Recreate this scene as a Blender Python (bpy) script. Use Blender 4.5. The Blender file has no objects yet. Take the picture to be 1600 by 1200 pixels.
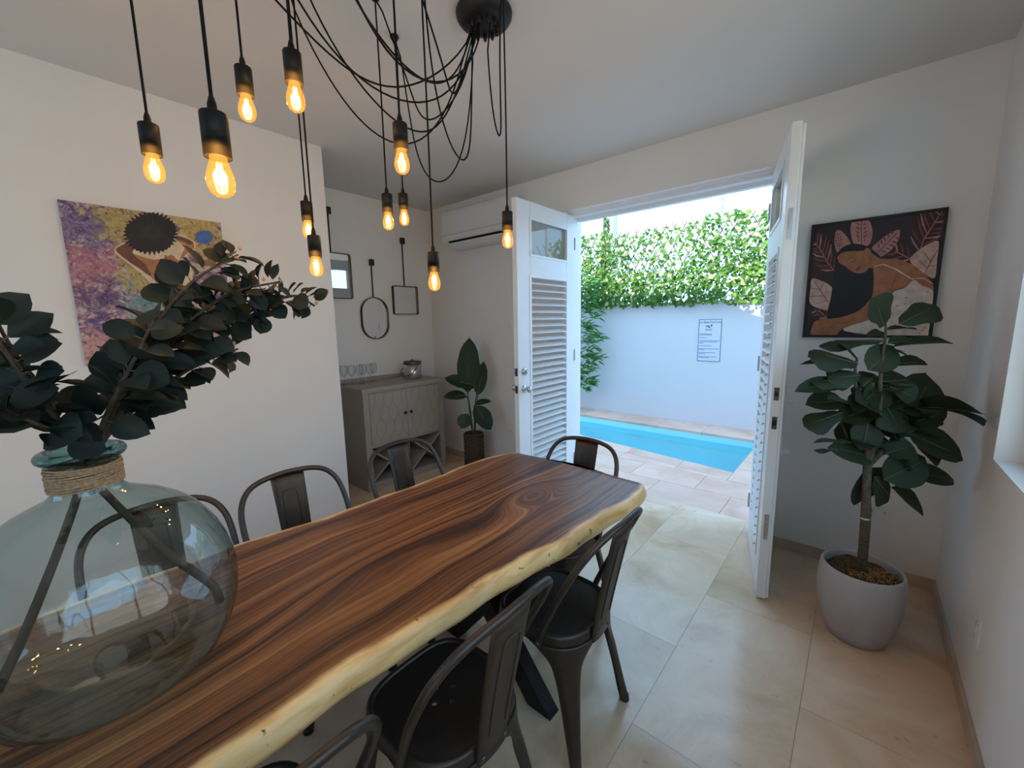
import bpy, bmesh, math, random
from mathutils import Vector, Matrix
random.seed(7)
S = bpy.context.scene
C = S.collection
PI = math.pi

# ------------------------------------------------------------------ camera
FPX = 644.0
HC = 1.5
RIGHT = Vector((0.7628, 0.6464, -0.0180))
FWD = Vector((-0.6407, 0.7532, -0.1490))
RIGHT = (RIGHT - FWD * RIGHT.dot(FWD) / FWD.dot(FWD)).normalized()
FWD.normalize()
UP = RIGHT.cross(FWD)
cam = bpy.data.cameras.new('camera')
cam.sensor_fit = 'HORIZONTAL'; cam.sensor_width = 36.0
cam.lens = FPX / 1600 * 36.0
cam.clip_start = 0.02
co = bpy.data.objects.new('camera', cam); C.objects.link(co)
m = Matrix((RIGHT, UP, -FWD)).transposed().to_4x4()
m.translation = Vector((0, 0, HC))
co.matrix_world = m
S.camera = co

# ------------------------------------------------------------------ light
w = bpy.data.worlds.new('sky'); S.world = w; w.use_nodes = True
bgn = w.node_tree.nodes['Background']
bgn.inputs['Color'].default_value = (0.38, 0.66, 1.0, 1)
bgn.inputs['Strength'].default_value = 3.1
sun = bpy.data.lights.new('sun', 'SUN'); sun.energy = 9.0; sun.angle = 0.009
sun.color = (1.0, 0.95, 0.86)
so = bpy.data.objects.new('sun', sun); C.objects.link(so)
so.location = (0, -6, 9)
so.rotation_euler = Vector((0.55, 1.0, -0.94)).to_track_quat('-Z', 'Y').to_euler()
def portal(name, loc, rot, sx, sy):
    l = bpy.data.lights.new(name, 'AREA'); l.shape = 'RECTANGLE'; l.size = sx; l.size_y = sy
    l.cycles.is_portal = True
    o = bpy.data.objects.new(name, l); C.objects.link(o); o.location = loc; o.rotation_euler = rot
portal('door_daylight', (-1.22, 3.34, 1.2), (-PI/2, 0, 0), 1.48, 2.4)
portal('window_daylight', (0.62, 0.55, 1.62), (0, PI/2, 0), 1.34, 3.5)
portal('rear_window_daylight', (-1.9, -2.76, 1.55), (PI/2, 0, 0), 1.8, 1.5)
vs = S.view_settings
vs.view_transform = 'Standard'; vs.look = 'None'; vs.gamma = 1.0; vs.use_curve_mapping = False
vs.exposure = 0.31

# ------------------------------------------------------------------ materials
M = {}
def nodes(name):
    mt = bpy.data.materials.new(name); mt.use_nodes = True
    M[name] = mt
    nt = mt.node_tree
    return mt, nt, nt.nodes['Principled BSDF']
def N(nt, typ, **kw):
    n = nt.nodes.new(typ)
    for k, v in kw.items():
        if k in n.inputs.keys(): n.inputs[k].default_value = v
        else: setattr(n, k, v)
    return n
def math_(nt, op, a, b=None, c=None, clamp=False):
    n = nt.nodes.new('ShaderNodeMath'); n.operation = op; n.use_clamp = clamp
    for i, v in enumerate((a, b, c)):
        if v is None: continue
        if isinstance(v, (int, float)): n.inputs[i].default_value = v
        else: nt.links.new(v, n.inputs[i])
    return n.outputs[0]
def ramp(nt, fac, stops):
    n = nt.nodes.new('ShaderNodeValToRGB')
    el = n.color_ramp.elements
    while len(el) < len(stops): el.new(0.5)
    for e, (p, c) in zip(el, stops):
        e.position = p; e.color = (*c, 1)
    nt.links.new(fac, n.inputs['Fac'])
    return n.outputs['Color']
def mix(nt, fac, a, b, blend='MIX'):
    n = nt.nodes.new('ShaderNodeMix'); n.data_type = 'RGBA'; n.blend_type = blend
    for sock, v in ((n.inputs['Factor'], fac), (n.inputs['A'], a), (n.inputs['B'], b)):
        pass
    ins = {'f': n.inputs[0], 'a': n.inputs[6], 'b': n.inputs[7]}
    for k, v in (('f', fac), ('a', a), ('b', b)):
        if isinstance(v, (int, float)): ins[k].default_value = v
        elif isinstance(v, tuple): ins[k].default_value = (*v, 1)
        else: nt.links.new(v, ins[k])
    return n.outputs[2]
def plain(name, col, rough=0.5, metal=0.0, var=0.06, scale=30.0, bump=0.0, spec=0.5, emit=None, es=0.0):
    """a principled material whose colour wanders a little with noise"""
    mt, nt, b = nodes(name)
    tc = N(nt, 'ShaderNodeTexCoord')
    nz = N(nt, 'ShaderNodeTexNoise', Scale=scale, Detail=4.0)
    nt.links.new(tc.outputs['Object'], nz.inputs['Vector'])
    lo = tuple(max(0, x * (1 - var)) for x in col); hi = tuple(min(1, x * (1 + var)) for x in col)
    c = ramp(nt, nz.outputs['Fac'], [(0.3, lo), (0.7, hi)])
    nt.links.new(c, b.inputs['Base Color'])
    b.inputs['Roughness'].default_value = rough
    b.inputs['Metallic'].default_value = metal
    b.inputs['Specular IOR Level'].default_value = spec
    if bump:
        bp = N(nt, 'ShaderNodeBump', Strength=bump, Distance=0.01)
        nt.links.new(nz.outputs['Fac'], bp.inputs['Height']); nt.links.new(bp.outputs[0], b.inputs['Normal'])
    if emit:
        b.inputs['Emission Color'].default_value = (*emit, 1); b.inputs['Emission Strength'].default_value = es
    return mt
plain('wall_paint', (0.83, 0.805, 0.78), 0.75, var=0.012, scale=3, spec=0.3)
plain('ceiling_paint', (0.72, 0.70, 0.68), 0.8, var=0.012, scale=2, spec=0.2)
plain('white_metal', (0.82, 0.84, 0.86), 0.32, var=0.02, scale=8)
plain('white_plastic', (0.80, 0.79, 0.77), 0.4, var=0.02, scale=10)
plain('ac_white', (0.72, 0.71, 0.70), 0.4, var=0.02, scale=10)
plain('baseboard_stone', (0.50, 0.40, 0.29), 0.35, var=0.2, scale=9)
plain('grout', (0.52, 0.42, 0.32), 0.8, var=0.1)
plain('gunmetal', (0.066, 0.055, 0.047), 0.40, metal=0.7, var=0.08, scale=25)
plain('black_metal', (0.008, 0.008, 0.009), 0.45, spec=0.35)
plain('black_cord', (0.005, 0.005, 0.005), 0.8, spec=0.2)
plain('black_socket', (0.006, 0.006, 0.006), 0.5, spec=0.25)
plain('bronze', (0.05, 0.038, 0.030), 0.4, metal=0.7)
plain('steel', (0.55, 0.55, 0.56), 0.28, metal=1.0, var=0.04, scale=12)
plain('dark_steel', (0.10, 0.10, 0.10), 0.35, metal=0.8)
plain('mirror_glass', (0.86, 0.87, 0.88), 0.02, metal=1.0, var=0.0)
plain('cabinet_paint', (0.35, 0.31, 0.265), 0.5, var=0.04, scale=14)
plain('cabinet_dark', (0.05, 0.045, 0.04), 0.6)
plain('pot_grey', (0.43, 0.42, 0.44), 0.55, var=0.05, scale=18, bump=0.05)
plain('soil', (0.10, 0.055, 0.025), 0.95, var=0.7, scale=60, bump=0.8)
plain('coir', (0.36, 0.20, 0.08), 0.95, var=0.6, scale=90, bump=0.8)
plain('bark', (0.085, 0.065, 0.045), 0.85, var=0.4, scale=60, bump=0.4)
plain('twig', (0.055, 0.040, 0.026), 0.8, var=0.4, scale=60)
plain('twig_green', (0.10, 0.085, 0.045), 0.7, var=0.3, scale=50)
plain('twine', (0.36, 0.235, 0.13), 0.9, var=0.35, scale=160, bump=0.4)
plain('wicker', (0.085, 0.055, 0.034), 0.8, var=0.5, scale=50)
plain('pool_plaster', (0.40, 0.78, 0.80), 0.6, var=0.04, scale=3)
plain('pool_wall_paint', (0.65, 0.62, 0.64), 0.85, var=0.012, scale=2)
plain('concrete', (0.45, 0.44, 0.42), 0.8, var=0.1, scale=4)
plain('render_cream', (0.78, 0.69, 0.58), 0.85, var=0.05, scale=2)
plain('sign_white', (0.64, 0.63, 0.67), 0.5, var=0.01)
plain('sign_ink', (0.05, 0.07, 0.14), 0.6, var=0.05)
plain('sign_ink_light', (0.22, 0.30, 0.46), 0.6, var=0.05)
plain('galvanised', (0.42, 0.45, 0.50), 0.5, metal=0.3, var=0.05)
plain('trellis_wood', (0.22, 0.13, 0.07), 0.8, var=0.3)
plain('bud', (0.40, 0.26, 0.10), 0.7, var=0.2)
plain('canvas_edge', (0.60, 0.50, 0.50), 0.8, var=0.3, scale=40)
for nm, col in dict(print_dark=(0.030, 0.014, 0.018), print_frond=(0.20, 0.050, 0.050), print_pink=(0.44, 0.20, 0.17),
                    print_cream=(0.56, 0.36, 0.29), print_skin=(0.36, 0.135, 0.06), print_skin_line=(0.16, 0.05, 0.02),
                    print_black=(0.006, 0.005, 0.007), print_dress=(0.62, 0.50, 0.44), print_red=(0.27, 0.03, 0.025),
                    frame_black=(0.008, 0.008, 0.008), paint_hair=(0.008, 0.009, 0.012), paint_hair_light=(0.05, 0.05, 0.055),
                    paint_skin=(0.40, 0.17, 0.075), paint_skin_dark=(0.15, 0.055, 0.04), paint_light=(0.66, 0.52, 0.36),
                    paint_blue=(0.06, 0.14, 0.42)).items():
    plain(nm, col, 0.6, var=0.18, scale=35)

def leaf_mat(name, c1, c2, rough=0.45, trans=0.0, scale=7.0):
    mt, nt, b = nodes(name)
    oi = N(nt, 'ShaderNodeObjectInfo')
    geo = N(nt, 'ShaderNodeNewGeometry')
    r = math_(nt, 'ADD', math_(nt, 'MULTIPLY', oi.outputs['Random'], 0.6), math_(nt, 'MULTIPLY', geo.outputs['Random Per Island'], 0.4))
    c = ramp(nt, r, [(0.0, c1), (1.0, c2)])
    nt.links.new(c, b.inputs['Base Color'])
    b.inputs['Roughness'].default_value = rough; b.inputs['Specular IOR Level'].default_value = 0.28
    if trans:
        tr = N(nt, 'ShaderNodeBsdfTranslucent'); nt.links.new(c, tr.inputs['Color'])
        mx = N(nt, 'ShaderNodeMixShader', Fac=trans)
        out = nt.nodes['Material Output']
        nt.links.new(b.outputs[0], mx.inputs[1]); nt.links.new(tr.outputs[0], mx.inputs[2]); nt.links.new(mx.outputs[0], out.inputs[0])
    return mt
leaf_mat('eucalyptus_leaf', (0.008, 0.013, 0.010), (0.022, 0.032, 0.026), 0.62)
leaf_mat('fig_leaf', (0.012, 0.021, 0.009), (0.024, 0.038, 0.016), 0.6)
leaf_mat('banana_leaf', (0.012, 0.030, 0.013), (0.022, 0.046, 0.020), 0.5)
leaf_mat('bamboo_leaf', (0.035, 0.14, 0.030), (0.12, 0.33, 0.06), 0.5, 0.3)
leaf_mat('ivy_leaf', (0.04, 0.14, 0.02), (0.20, 0.34, 0.05), 0.5, 0.35)
leaf_mat('ivy_leaf_pale', (0.42, 0.44, 0.16), (0.62, 0.58, 0.30), 0.5, 0.35)

def thin_glass(name, tint, edge, ior=1.5, bump=0.0, scale=6.0, rough=0.0, emit=None, es=0.0):
    """thin-walled glass: tinted straight-through light plus a Fresnel reflection"""
    mt, nt, b = nodes(name)
    nt.nodes.remove(b)
    out = nt.nodes['Material Output']
    tr = N(nt, 'ShaderNodeBsdfTransparent'); gl = N(nt, 'ShaderNodeBsdfGlossy', Roughness=rough)
    fr = N(nt, 'ShaderNodeFresnel', IOR=ior)
    gq = N(nt, 'ShaderNodeNewGeometry')      # same reflectance from either side of the thin wall
    nt.links.new(math_(nt, 'MULTIPLY_ADD', gq.outputs['Backfacing'], 1 / ior - ior, ior), fr.inputs['IOR'])
    lw = N(nt, 'ShaderNodeLayerWeight', Blend=0.35)
    c = mix(nt, lw.outputs['Facing'], tint, edge)
    nt.links.new(c, tr.inputs['Color'])
    if bump:
        tc = N(nt, 'ShaderNodeTexCoord'); nz = N(nt, 'ShaderNodeTexNoise', Scale=scale, Detail=2.0)
        nt.links.new(tc.outputs['Object'], nz.inputs['Vector'])
        bp = N(nt, 'ShaderNodeBump', Strength=bump, Distance=0.02)
        nt.links.new(nz.outputs['Fac'], bp.inputs['Height'])
        nt.links.new(bp.outputs[0], gl.inputs['Normal']); nt.links.new(bp.outputs[0], fr.inputs['Normal'])
    mx = N(nt, 'ShaderNodeMixShader')
    nt.links.new(fr.outputs[0], mx.inputs[0]); nt.links.new(tr.outputs[0], mx.inputs[1]); nt.links.new(gl.outputs[0], mx.inputs[2])
    last = mx.outputs[0]
    if emit:
        em = N(nt, 'ShaderNodeEmission', Color=(*emit, 1), Strength=es)
        ad = N(nt, 'ShaderNodeAddShader'); nt.links.new(last, ad.inputs[0]); nt.links.new(em.outputs[0], ad.inputs[1]); last = ad.outputs[0]
    nt.links.new(last, out.inputs[0])
    return mt
thin_glass('vase_glass', (0.88, 0.95, 0.935), (0.34, 0.52, 0.52), ior=1.85, bump=0.5, scale=8.0)
thin_glass('vase_rim_glass', (0.50, 0.70, 0.69), (0.06, 0.20, 0.21), bump=0.2, scale=14.0)
thin_glass('clear_glass', (0.97, 0.98, 0.98), (0.62, 0.66, 0.68))
thin_glass('window_glass', (0.90, 0.94, 0.93), (0.75, 0.82, 0.80))
thin_glass('bulb_glass', (1.0, 0.80, 0.42), (0.85, 0.50, 0.16), emit=(1.0, 0.42, 0.07), es=0.45)
thin_glass('pool_water', (0.72, 0.93, 0.97), (0.60, 0.88, 0.95), ior=1.33, bump=0.06, scale=5.0)
mt, nt, b = nodes('filament')
b.inputs['Base Color'].default_value = (1, 0.6, 0.2, 1)
b.inputs['Emission Color'].default_value = (1.0, 0.60, 0.20, 1); b.inputs['Emission Strength'].default_value = 14.0

# travertine: clouded, slightly different from piece to piece
def stone(name, c1, c2, c3, rough, spec=0.5):
    mt, nt, b = nodes(name)
    tc = N(nt, 'ShaderNodeTexCoord'); oi = N(nt, 'ShaderNodeObjectInfo')
    geo = N(nt, 'ShaderNodeNewGeometry')
    ad = N(nt, 'ShaderNodeVectorMath', operation='MULTIPLY_ADD')
    nt.links.new(oi.outputs['Random'], ad.inputs[0]); ad.inputs[1].default_value = (37, 19, 7)
    nt.links.new(geo.outputs['Position'], ad.inputs[2])
    nz = N(nt, 'ShaderNodeTexNoise', Scale=2.6, Detail=7.0, Roughness=0.62, Distortion=0.7)
    nt.links.new(ad.outputs[0], nz.inputs['Vector'])
    n2 = N(nt, 'ShaderNodeTexNoise', Scale=26.0, Detail=4.0)
    nt.links.new(ad.outputs[0], n2.inputs['Vector'])
    c = ramp(nt, nz.outputs['Fac'], [(0.28, c1), (0.5, c2), (0.72, c3)])
    pit = ramp(nt, n2.outputs['Fac'], [(0.22, (0.72, 0.68, 0.62)), (0.33, (1, 1, 1))])
    c = mix(nt, 1.0, c, pit, 'MULTIPLY')
    v = math_(nt, 'MULTIPLY_ADD', oi.outputs['Random'], 0.14, 0.92)
    cv = N(nt, 'ShaderNodeCombineColor')
    for i in range(3): nt.links.new(v, cv.inputs[i])
    c = mix(nt, 1.0, c, cv.outputs[0], 'MULTIPLY')
    nt.links.new(c, b.inputs['Base Color'])
    rr = math_(nt, 'MULTIPLY_ADD', nz.outputs['Fac'], 0.22, rough - 0.11)
    nt.links.new(rr, b.inputs['Roughness'])
    b.inputs['Specular IOR Level'].default_value = spec
    return mt
stone('floor_travertine', (0.56, 0.38, 0.24), (0.72, 0.53, 0.37), (0.82, 0.64, 0.48), 0.16)
stone('deck_travertine', (0.56, 0.34, 0.25), (0.68, 0.44, 0.34), (0.74, 0.52, 0.42), 0.6)

# slab wood
def wood():
    mt, nt, b = nodes('slab_wood')
    tc = N(nt, 'ShaderNodeTexCoord')
    sp = N(nt, 'ShaderNodeSeparateXYZ'); nt.links.new(tc.outputs['Object'], sp.inputs[0])
    X, Y, Z = sp.outputs
    wob = N(nt, 'ShaderNodeTexNoise', Scale=2.2, Detail=2.0); nt.links.new(tc.outputs['Object'], wob.inputs['Vector'])
    f = math_(nt, 'MULTIPLY_ADD', wob.outputs['Fac'], 0.06, X)
    for cx, cy, sx, sy, A in ((-1.05, 1.34, 0.085, 0.17, 0.17), (-1.11, 0.70, 0.10, 0.40, 0.11), (-1.18, 0.05, 0.14, 0.5, -0.06), (-1.36, 1.35, 0.10, 0.4, -0.03)):
        dx = math_(nt, 'MULTIPLY', math_(nt, 'SUBTRACT', X, cx), 1 / sx)
        dy = math_(nt, 'MULTIPLY', math_(nt, 'SUBTRACT', Y, cy), 1 / sy)
        d2 = math_(nt, 'ADD', math_(nt, 'MULTIPLY', dx, dx), math_(nt, 'MULTIPLY', dy, dy))
        g = math_(nt, 'POWER', 2.718, math_(nt, 'MULTIPLY', d2, -1.0))
        f = math_(nt, 'MULTIPLY_ADD', g, A, f)
    def streak(fs, ys, det, dist):
        cb = N(nt, 'ShaderNodeCombineXYZ')
        nt.links.new(math_(nt, 'MULTIPLY', f, fs), cb.inputs[0]); nt.links.new(math_(nt, 'MULTIPLY', Y, ys), cb.inputs[1])
        n = N(nt, 'ShaderNodeTexNoise', Scale=1.0, Detail=det, Roughness=0.6, Distortion=dist)
        nt.links.new(cb.outputs[0], n.inputs['Vector'])
        return n.outputs['Fac']
    a = streak(30, 0.7, 5.0, 0.25)
    c2 = streak(120, 1.2, 3.0, 0.1)
    c3 = streak(10, 0.5, 2.0, 0.3)
    t = math_(nt, 'ADD', math_(nt, 'MULTIPLY', a, 0.46), math_(nt, 'ADD', math_(nt, 'MULTIPLY', c2, 0.28), math_(nt, 'MULTIPLY', c3, 0.26)))
    heart = ramp(nt, t, [(0.385, (0.014, 0.006, 0.004)), (0.445, (0.048, 0.017, 0.008)), (0.495, (0.140, 0.049, 0.017)), (0.55, (0.245, 0.098, 0.032)), (0.63, (0.42, 0.21, 0.078))])
    # pale sapwood along both live edges
    dn = N(nt, 'ShaderNodeAttribute', attribute_name='d_near'); df = N(nt, 'ShaderNodeAttribute', attribute_name='d_far')
    nz = N(nt, 'ShaderNodeTexNoise', Scale=9.0, Detail=4.0); nt.links.new(tc.outputs['Object'], nz.inputs['Vector'])
    k = math_(nt, 'MULTIPLY_ADD', nz.outputs['Fac'], 0.03, -0.015)
    mn = N(nt, 'ShaderNodeMapRange', interpolation_type='SMOOTHSTEP'); mn.inputs[1].default_value = 0.022; mn.inputs[2].default_value = 0.046; mn.inputs[3].default_value = 1; mn.inputs[4].default_value = 0
    nt.links.new(math_(nt, 'ADD', dn.outputs['Fac'], k), mn.inputs[0])
    mf = N(nt, 'ShaderNodeMapRange', interpolation_type='SMOOTHSTEP'); mf.inputs[1].default_value = 0.024; mf.inputs[2].default_value = 0.045; mf.inputs[3].default_value = 1; mf.inputs[4].default_value = 0
    nt.links.new(math_(nt, 'ADD', df.outputs['Fac'], k), mf.inputs[0])
    s = math_(nt, 'MAXIMUM', mn.outputs[0], mf.outputs[0])
    cbs = N(nt, 'ShaderNodeCombineXYZ')
    nt.links.new(math_(nt, 'MULTIPLY', X, 30), cbs.inputs[0]); nt.links.new(math_(nt, 'MULTIPLY', Y, 6), cbs.inputs[1]); nt.links.new(math_(nt, 'MULTIPLY', Z, 30), cbs.inputs[2])
    ns = N(nt, 'ShaderNodeTexNoise', Scale=1.0, Detail=5.0, Distortion=0.4); nt.links.new(cbs.outputs[0], ns.inputs['Vector'])
    sap = ramp(nt, ns.outputs['Fac'], [(0.30, (0.62, 0.35, 0.12)), (0.5, (0.84, 0.56, 0.25)), (0.7, (0.90, 0.68, 0.37))])
    sp2 = N(nt, 'ShaderNodeTexNoise', Scale=38.0, Detail=3.0, Distortion=0.6); nt.links.new(tc.outputs['Object'], sp2.inputs['Vector'])
    spots = ramp(nt, sp2.outputs['Fac'], [(0.26, (0.16, 0.09, 0.05)), (0.33, (1, 1, 1))])
    sap = mix(nt, 1.0, sap, spots, 'MULTIPLY')
    c = mix(nt, s, heart, sap)
    nt.links.new(c, b.inputs['Base Color'])
    b.inputs['Roughness'].default_value = 0.36
    bp = N(nt, 'ShaderNodeBump', Strength=0.06, Distance=0.004)
    nt.links.new(c2, bp.inputs['Height']); nt.links.new(bp.outputs[0], b.inputs['Normal'])
wood()

# the colourful ground of the floral canvas
def floral():
    mt, nt, b = nodes('floral_paint')
    tc = N(nt, 'ShaderNodeTexCoord')
    sp = N(nt, 'ShaderNodeSeparateXYZ'); nt.links.new(tc.outputs['Object'], sp.inputs[0])
    def nz(scale, det=5.0, dist=1.5, off=0.0):
        ad = N(nt, 'ShaderNodeVectorMath', operation='ADD'); ad.inputs[1].default_value = (off, off * 1.7, off * 0.6)
        nt.links.new(tc.outputs['Object'], ad.inputs[0])
        n = N(nt, 'ShaderNodeTexNoise', Scale=scale, Detail=det, Distortion=dist); nt.links.new(ad.outputs[0], n.inputs['Vector'])
        return n.outputs['Fac']
    base = ramp(nt, nz(14, 6, 2.2), [(0.30, (0.05, 0.04, 0.16)), (0.42, (0.19, 0.10, 0.23)), (0.5, (0.45, 0.24, 0.27)), (0.58, (0.60, 0.48, 0.42)), (0.68, (0.30, 0.36, 0.38))])
    def mask(y, z, r, off):
        a = math_(nt, 'SUBTRACT', sp.outputs[1], y); c = math_(nt, 'SUBTRACT', sp.outputs[2], z)
        d = math_(nt, 'SQRT', math_(nt, 'ADD', math_(nt, 'MULTIPLY', a, a), math_(nt, 'MULTIPLY', c, c)))
        d = math_(nt, 'ADD', d, math_(nt, 'MULTIPLY_ADD', nz(17, 5, 1.8, off), 0.36, -0.18))
        mr = N(nt, 'ShaderNodeMapRange', interpolation_type='SMOOTHSTEP'); mr.inputs[1].default_value = r * 0.6; mr.inputs[2].default_value = r; mr.inputs[3].default_value = 0.72; mr.inputs[4].default_value = 0
        nt.links.new(d, mr.inputs[0]); return mr.outputs[0]
    for y, z, r, col, off in ((0.42, 2.02, 0.17, (0.42, 0.33, 0.04), 1), (0.72, 2.06, 0.16, (0.50, 0.38, 0.05), 2), (0.45, 1.77, 0.11, (0.40, 0.33, 0.05), 3),
                              (0.23, 1.98, 0.14, (0.10, 0.08, 0.24), 4), (0.24, 1.80, 0.12, (0.42, 0.15, 0.20), 5), (0.45, 1.62, 0.11, (0.12, 0.30, 0.30), 6),
                              (0.27, 1.66, 0.10, (0.11, 0.06, 0.17), 7), (0.28, 1.50, 0.06, (0.10, 0.09, 0.27), 8), (0.24, 1.39, 0.13, (0.58, 0.27, 0.26), 9), (0.60, 1.84, 0.09, (0.55, 0.44, 0.20), 10)):
        base = mix(nt, mask(y, z, r, off), base, col)
    hl = ramp(nt, nz(42, 4, 2.4, 11), [(0.60, (0, 0, 0)), (0.68, (1, 1, 1))])
    c = mix(nt, math_(nt, 'MULTIPLY', hl, 0.55), base, (0.68, 0.58, 0.56))
    dk = ramp(nt, nz(30, 4, 2.0, 12), [(0.32, (0.35, 0.3, 0.4)), (0.42, (1, 1, 1))])
    c = mix(nt, 1.0, c, dk, 'MULTIPLY')
    nt.links.new(c, b.inputs['Base Color']); b.inputs['Roughness'].default_value = 0.6
floral()

# ------------------------------------------------------------------ mesh helpers
class MB:
    def __init__(s): s.v = []; s.f = []; s.sm = []
    def add(s, vs, fs, smooth=False):
        o = len(s.v); s.v += [tuple(p) for p in vs]; s.f += [tuple(i + o for i in f) for f in fs]; s.sm += [smooth] * len(fs); return s
    def box(s, x0, x1, y0, y1, z0, z1, bev=0.0):
        if bev <= 0:
            vs = [(x, y, z) for z in (z0, z1) for y in (y0, y1) for x in (x0, x1)]
            return s.add(vs, [(0, 2, 3, 1), (4, 5, 7, 6), (0, 1, 5, 4), (2, 6, 7, 3), (0, 4, 6, 2), (1, 3, 7, 5)])
        bm = bmesh.new(); bmesh.ops.create_cube(bm, size=1.0)
        for v in bm.verts: v.co = Vector(((x0 + x1) / 2 + v.co.x * (x1 - x0), (y0 + y1) / 2 + v.co.y * (y1 - y0), (z0 + z1) / 2 + v.co.z * (z1 - z0)))
        bmesh.ops.bevel(bm, geom=bm.edges[:], offset=bev, segments=2, affect='EDGES', profile=0.5)
        bm.verts.index_update()
        s.add([v.co for v in bm.verts], [[v.index for v in f.verts] for f in bm.faces]); bm.free(); return s
    def obox(s, p, q, wv, hv):
        """bar from p to q with half-width vectors wv and hv"""
        p, q, wv, hv = Vector(p), Vector(q), Vector(wv), Vector(hv)
        vs = [e + a * wv + c * hv for e in (p, q) for a, c in ((-1, -1), (1, -1), (1, 1), (-1, 1))]
        return s.add(vs, [(3, 2, 1, 0), (4, 5, 6, 7), (0, 1, 5, 4), (1, 2, 6, 5), (2, 3, 7, 6), (3, 0, 4, 7)])
    def tube(s, pts, r, n=8, closed=False, cap=True):
        pts = [Vector(p) for p in pts]; k = len(pts)
        rs = r if isinstance(r, (list, tuple)) else [r] * k
        ref = None; rings = []
        for i in range(k):
            if closed: t = pts[(i + 1) % k] - pts[i - 1]
            else: t = pts[min(i + 1, k - 1)] - pts[max(i - 1, 0)]
            t = t.normalized() if t.length > 1e-9 else Vector((0, 0, 1))
            if ref is None:
                ref = Vector((0, 0, 1)).cross(t)
                if ref.length < 1e-3: ref = Vector((1, 0, 0)).cross(t)
            ref = (ref - t * ref.dot(t)).normalized(); bn = t.cross(ref)
            rings.append([pts[i] + (ref * math.cos(2 * PI * j / n) + bn * math.sin(2 * PI * j / n)) * rs[i] for j in range(n)])
        vs = [p for rg in rings for p in rg]; fs = []
        for i in range(k if closed else k - 1):
            for j in range(n):
                a, b2 = i * n + j, i * n + (j + 1) % n; c, d = ((i + 1) % k) * n + (j + 1) % n, ((i + 1) % k) * n + j
                fs.append((a, b2, c, d))
        s.add(vs, fs, True)
        if cap and not closed:
            s.add(rings[0], [tuple(range(n))[::-1]]); s.add(rings[-1], [tuple(range(n))])
        return s
    def lathe(s, prof, n=32, c=(0, 0, 0), smooth=True, a0=0.0, a1=2 * PI):
        """prof: list of (r, z)"""
        full = abs(a1 - a0 - 2 * PI) < 1e-6; m_ = n if full else n + 1
        vs = [(c[0] + r * math.cos(a0 + (a1 - a0) * j / n), c[1] + r * math.sin(a0 + (a1 - a0) * j / n), c[2] + z) for r, z in prof for j in range(m_)]
        fs = []
        for i in range(len(prof) - 1):
            for j in range(n):
                j2 = (j + 1) % m_
                fs.append((i * m_ + j, i * m_ + j2, (i + 1) * m_ + j2, (i + 1) * m_ + j))
        return s.add(vs, fs, smooth)
    def prism(s, poly, o, u, v, n, t):
        """polygon (2D) in the plane o,u,v, extruded by t along n"""
        o, u, v, n = Vector(o), Vector(u), Vector(v), Vector(n); k = len(poly)
        a = [o + u * p[0] + v * p[1] for p in poly]; b2 = [p + n * t for p in a]
        return s.add(a + b2, [tuple(range(k))[::-1], tuple(range(k, 2 * k))] + [(i, (i + 1) % k, k + (i + 1) % k, k + i) for i in range(k)])
    def grid(s, rows, smooth=True, closed=False):
        nr, nc = len(rows), len(rows[0]); vs = [p for r in rows for p in r]; fs = []
        for i in range(nr - 1):
            for j in range(nc if closed else nc - 1):
                j2 = (j + 1) % nc
                fs.append((i * nc + j, i * nc + j2, (i + 1) * nc + j2, (i + 1) * nc + j))
        return s.add(vs, fs, smooth)
    def mesh(s, name, mat):
        me = bpy.data.meshes.new(name); me.from_pydata([tuple(p) for p in s.v], [], s.f)
        me.polygons.foreach_set('use_smooth', s.sm)
        if mat: me.materials.append(M[mat])
        me.update(); return me
    def build(s, name, mat, parent=None, **kw):
        return put(name, s.mesh(name, mat), parent, **kw)
def put(name, me, parent=None, kind=None, label=None):
    o = bpy.data.objects.new(name, me); C.objects.link(o)
    if parent is not None: o.parent = parent
    if kind: o['kind'] = kind
    if label: o['label'] = label
    return o
def thing(name, label, cat, loc=(0, 0, 0), rz=0.0, group=None):
    o = bpy.data.objects.new(name, None); C.objects.link(o)
    o.empty_display_size = 0.1
    o.location = loc; o.rotation_euler = (0, 0, rz); o['label'] = label; o['category'] = cat
    if group: o['group'] = group
    return o
def tag(o, label, cat, group=None):
    o['label'] = label; o['category'] = cat
    if group: o['group'] = group
    return o
def struct(name, mb, mat, parent=None):
    return mb.build(name, mat, parent, kind='structure')
def at_world(parent):
    """children whose meshes are in world coordinates: undo the parent's shift"""
    for ch in parent.children:
        ch.location = -Vector(parent.location)
def copy_tree(src, **props):
    r = src.copy(); C.objects.link(r)
    for k, v in props.items(): r[k] = v
    for ch in list(src.children):
        c = ch.copy(); C.objects.link(c); c.parent = r
        for g in list(ch.children):
            d = g.copy(); C.objects.link(d); d.parent = c
    return r
def catmull(pts, n=8):
    pts = [Vector(p) for p in pts]; out = []
    P = [pts[0] * 2 - pts[1]] + pts + [pts[-1] * 2 - pts[-2]]
    for i in range(1, len(P) - 2):
        for k in range(n):
            t = k / n; a, b2, c, d = P[i - 1], P[i], P[i + 1], P[i + 2]
            out.append(0.5 * ((2 * b2) + (c - a) * t + (2 * a - 5 * b2 + 4 * c - d) * t * t + (3 * b2 - a - 3 * c + d) * t ** 3))
    out.append(pts[-1]); return out
def ray(px, py):
    return FWD + RIGHT * ((px - 800) / FPX) - UP * ((py - 600) / FPX)
def atd(px, py, d): return Vector((0, 0, HC)) + ray(px, py) * d
def onplane(px, py, axis, val):
    r = ray(px, py); o = Vector((0, 0, HC)); return o + r * ((val - o[axis]) / r[axis])

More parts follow.
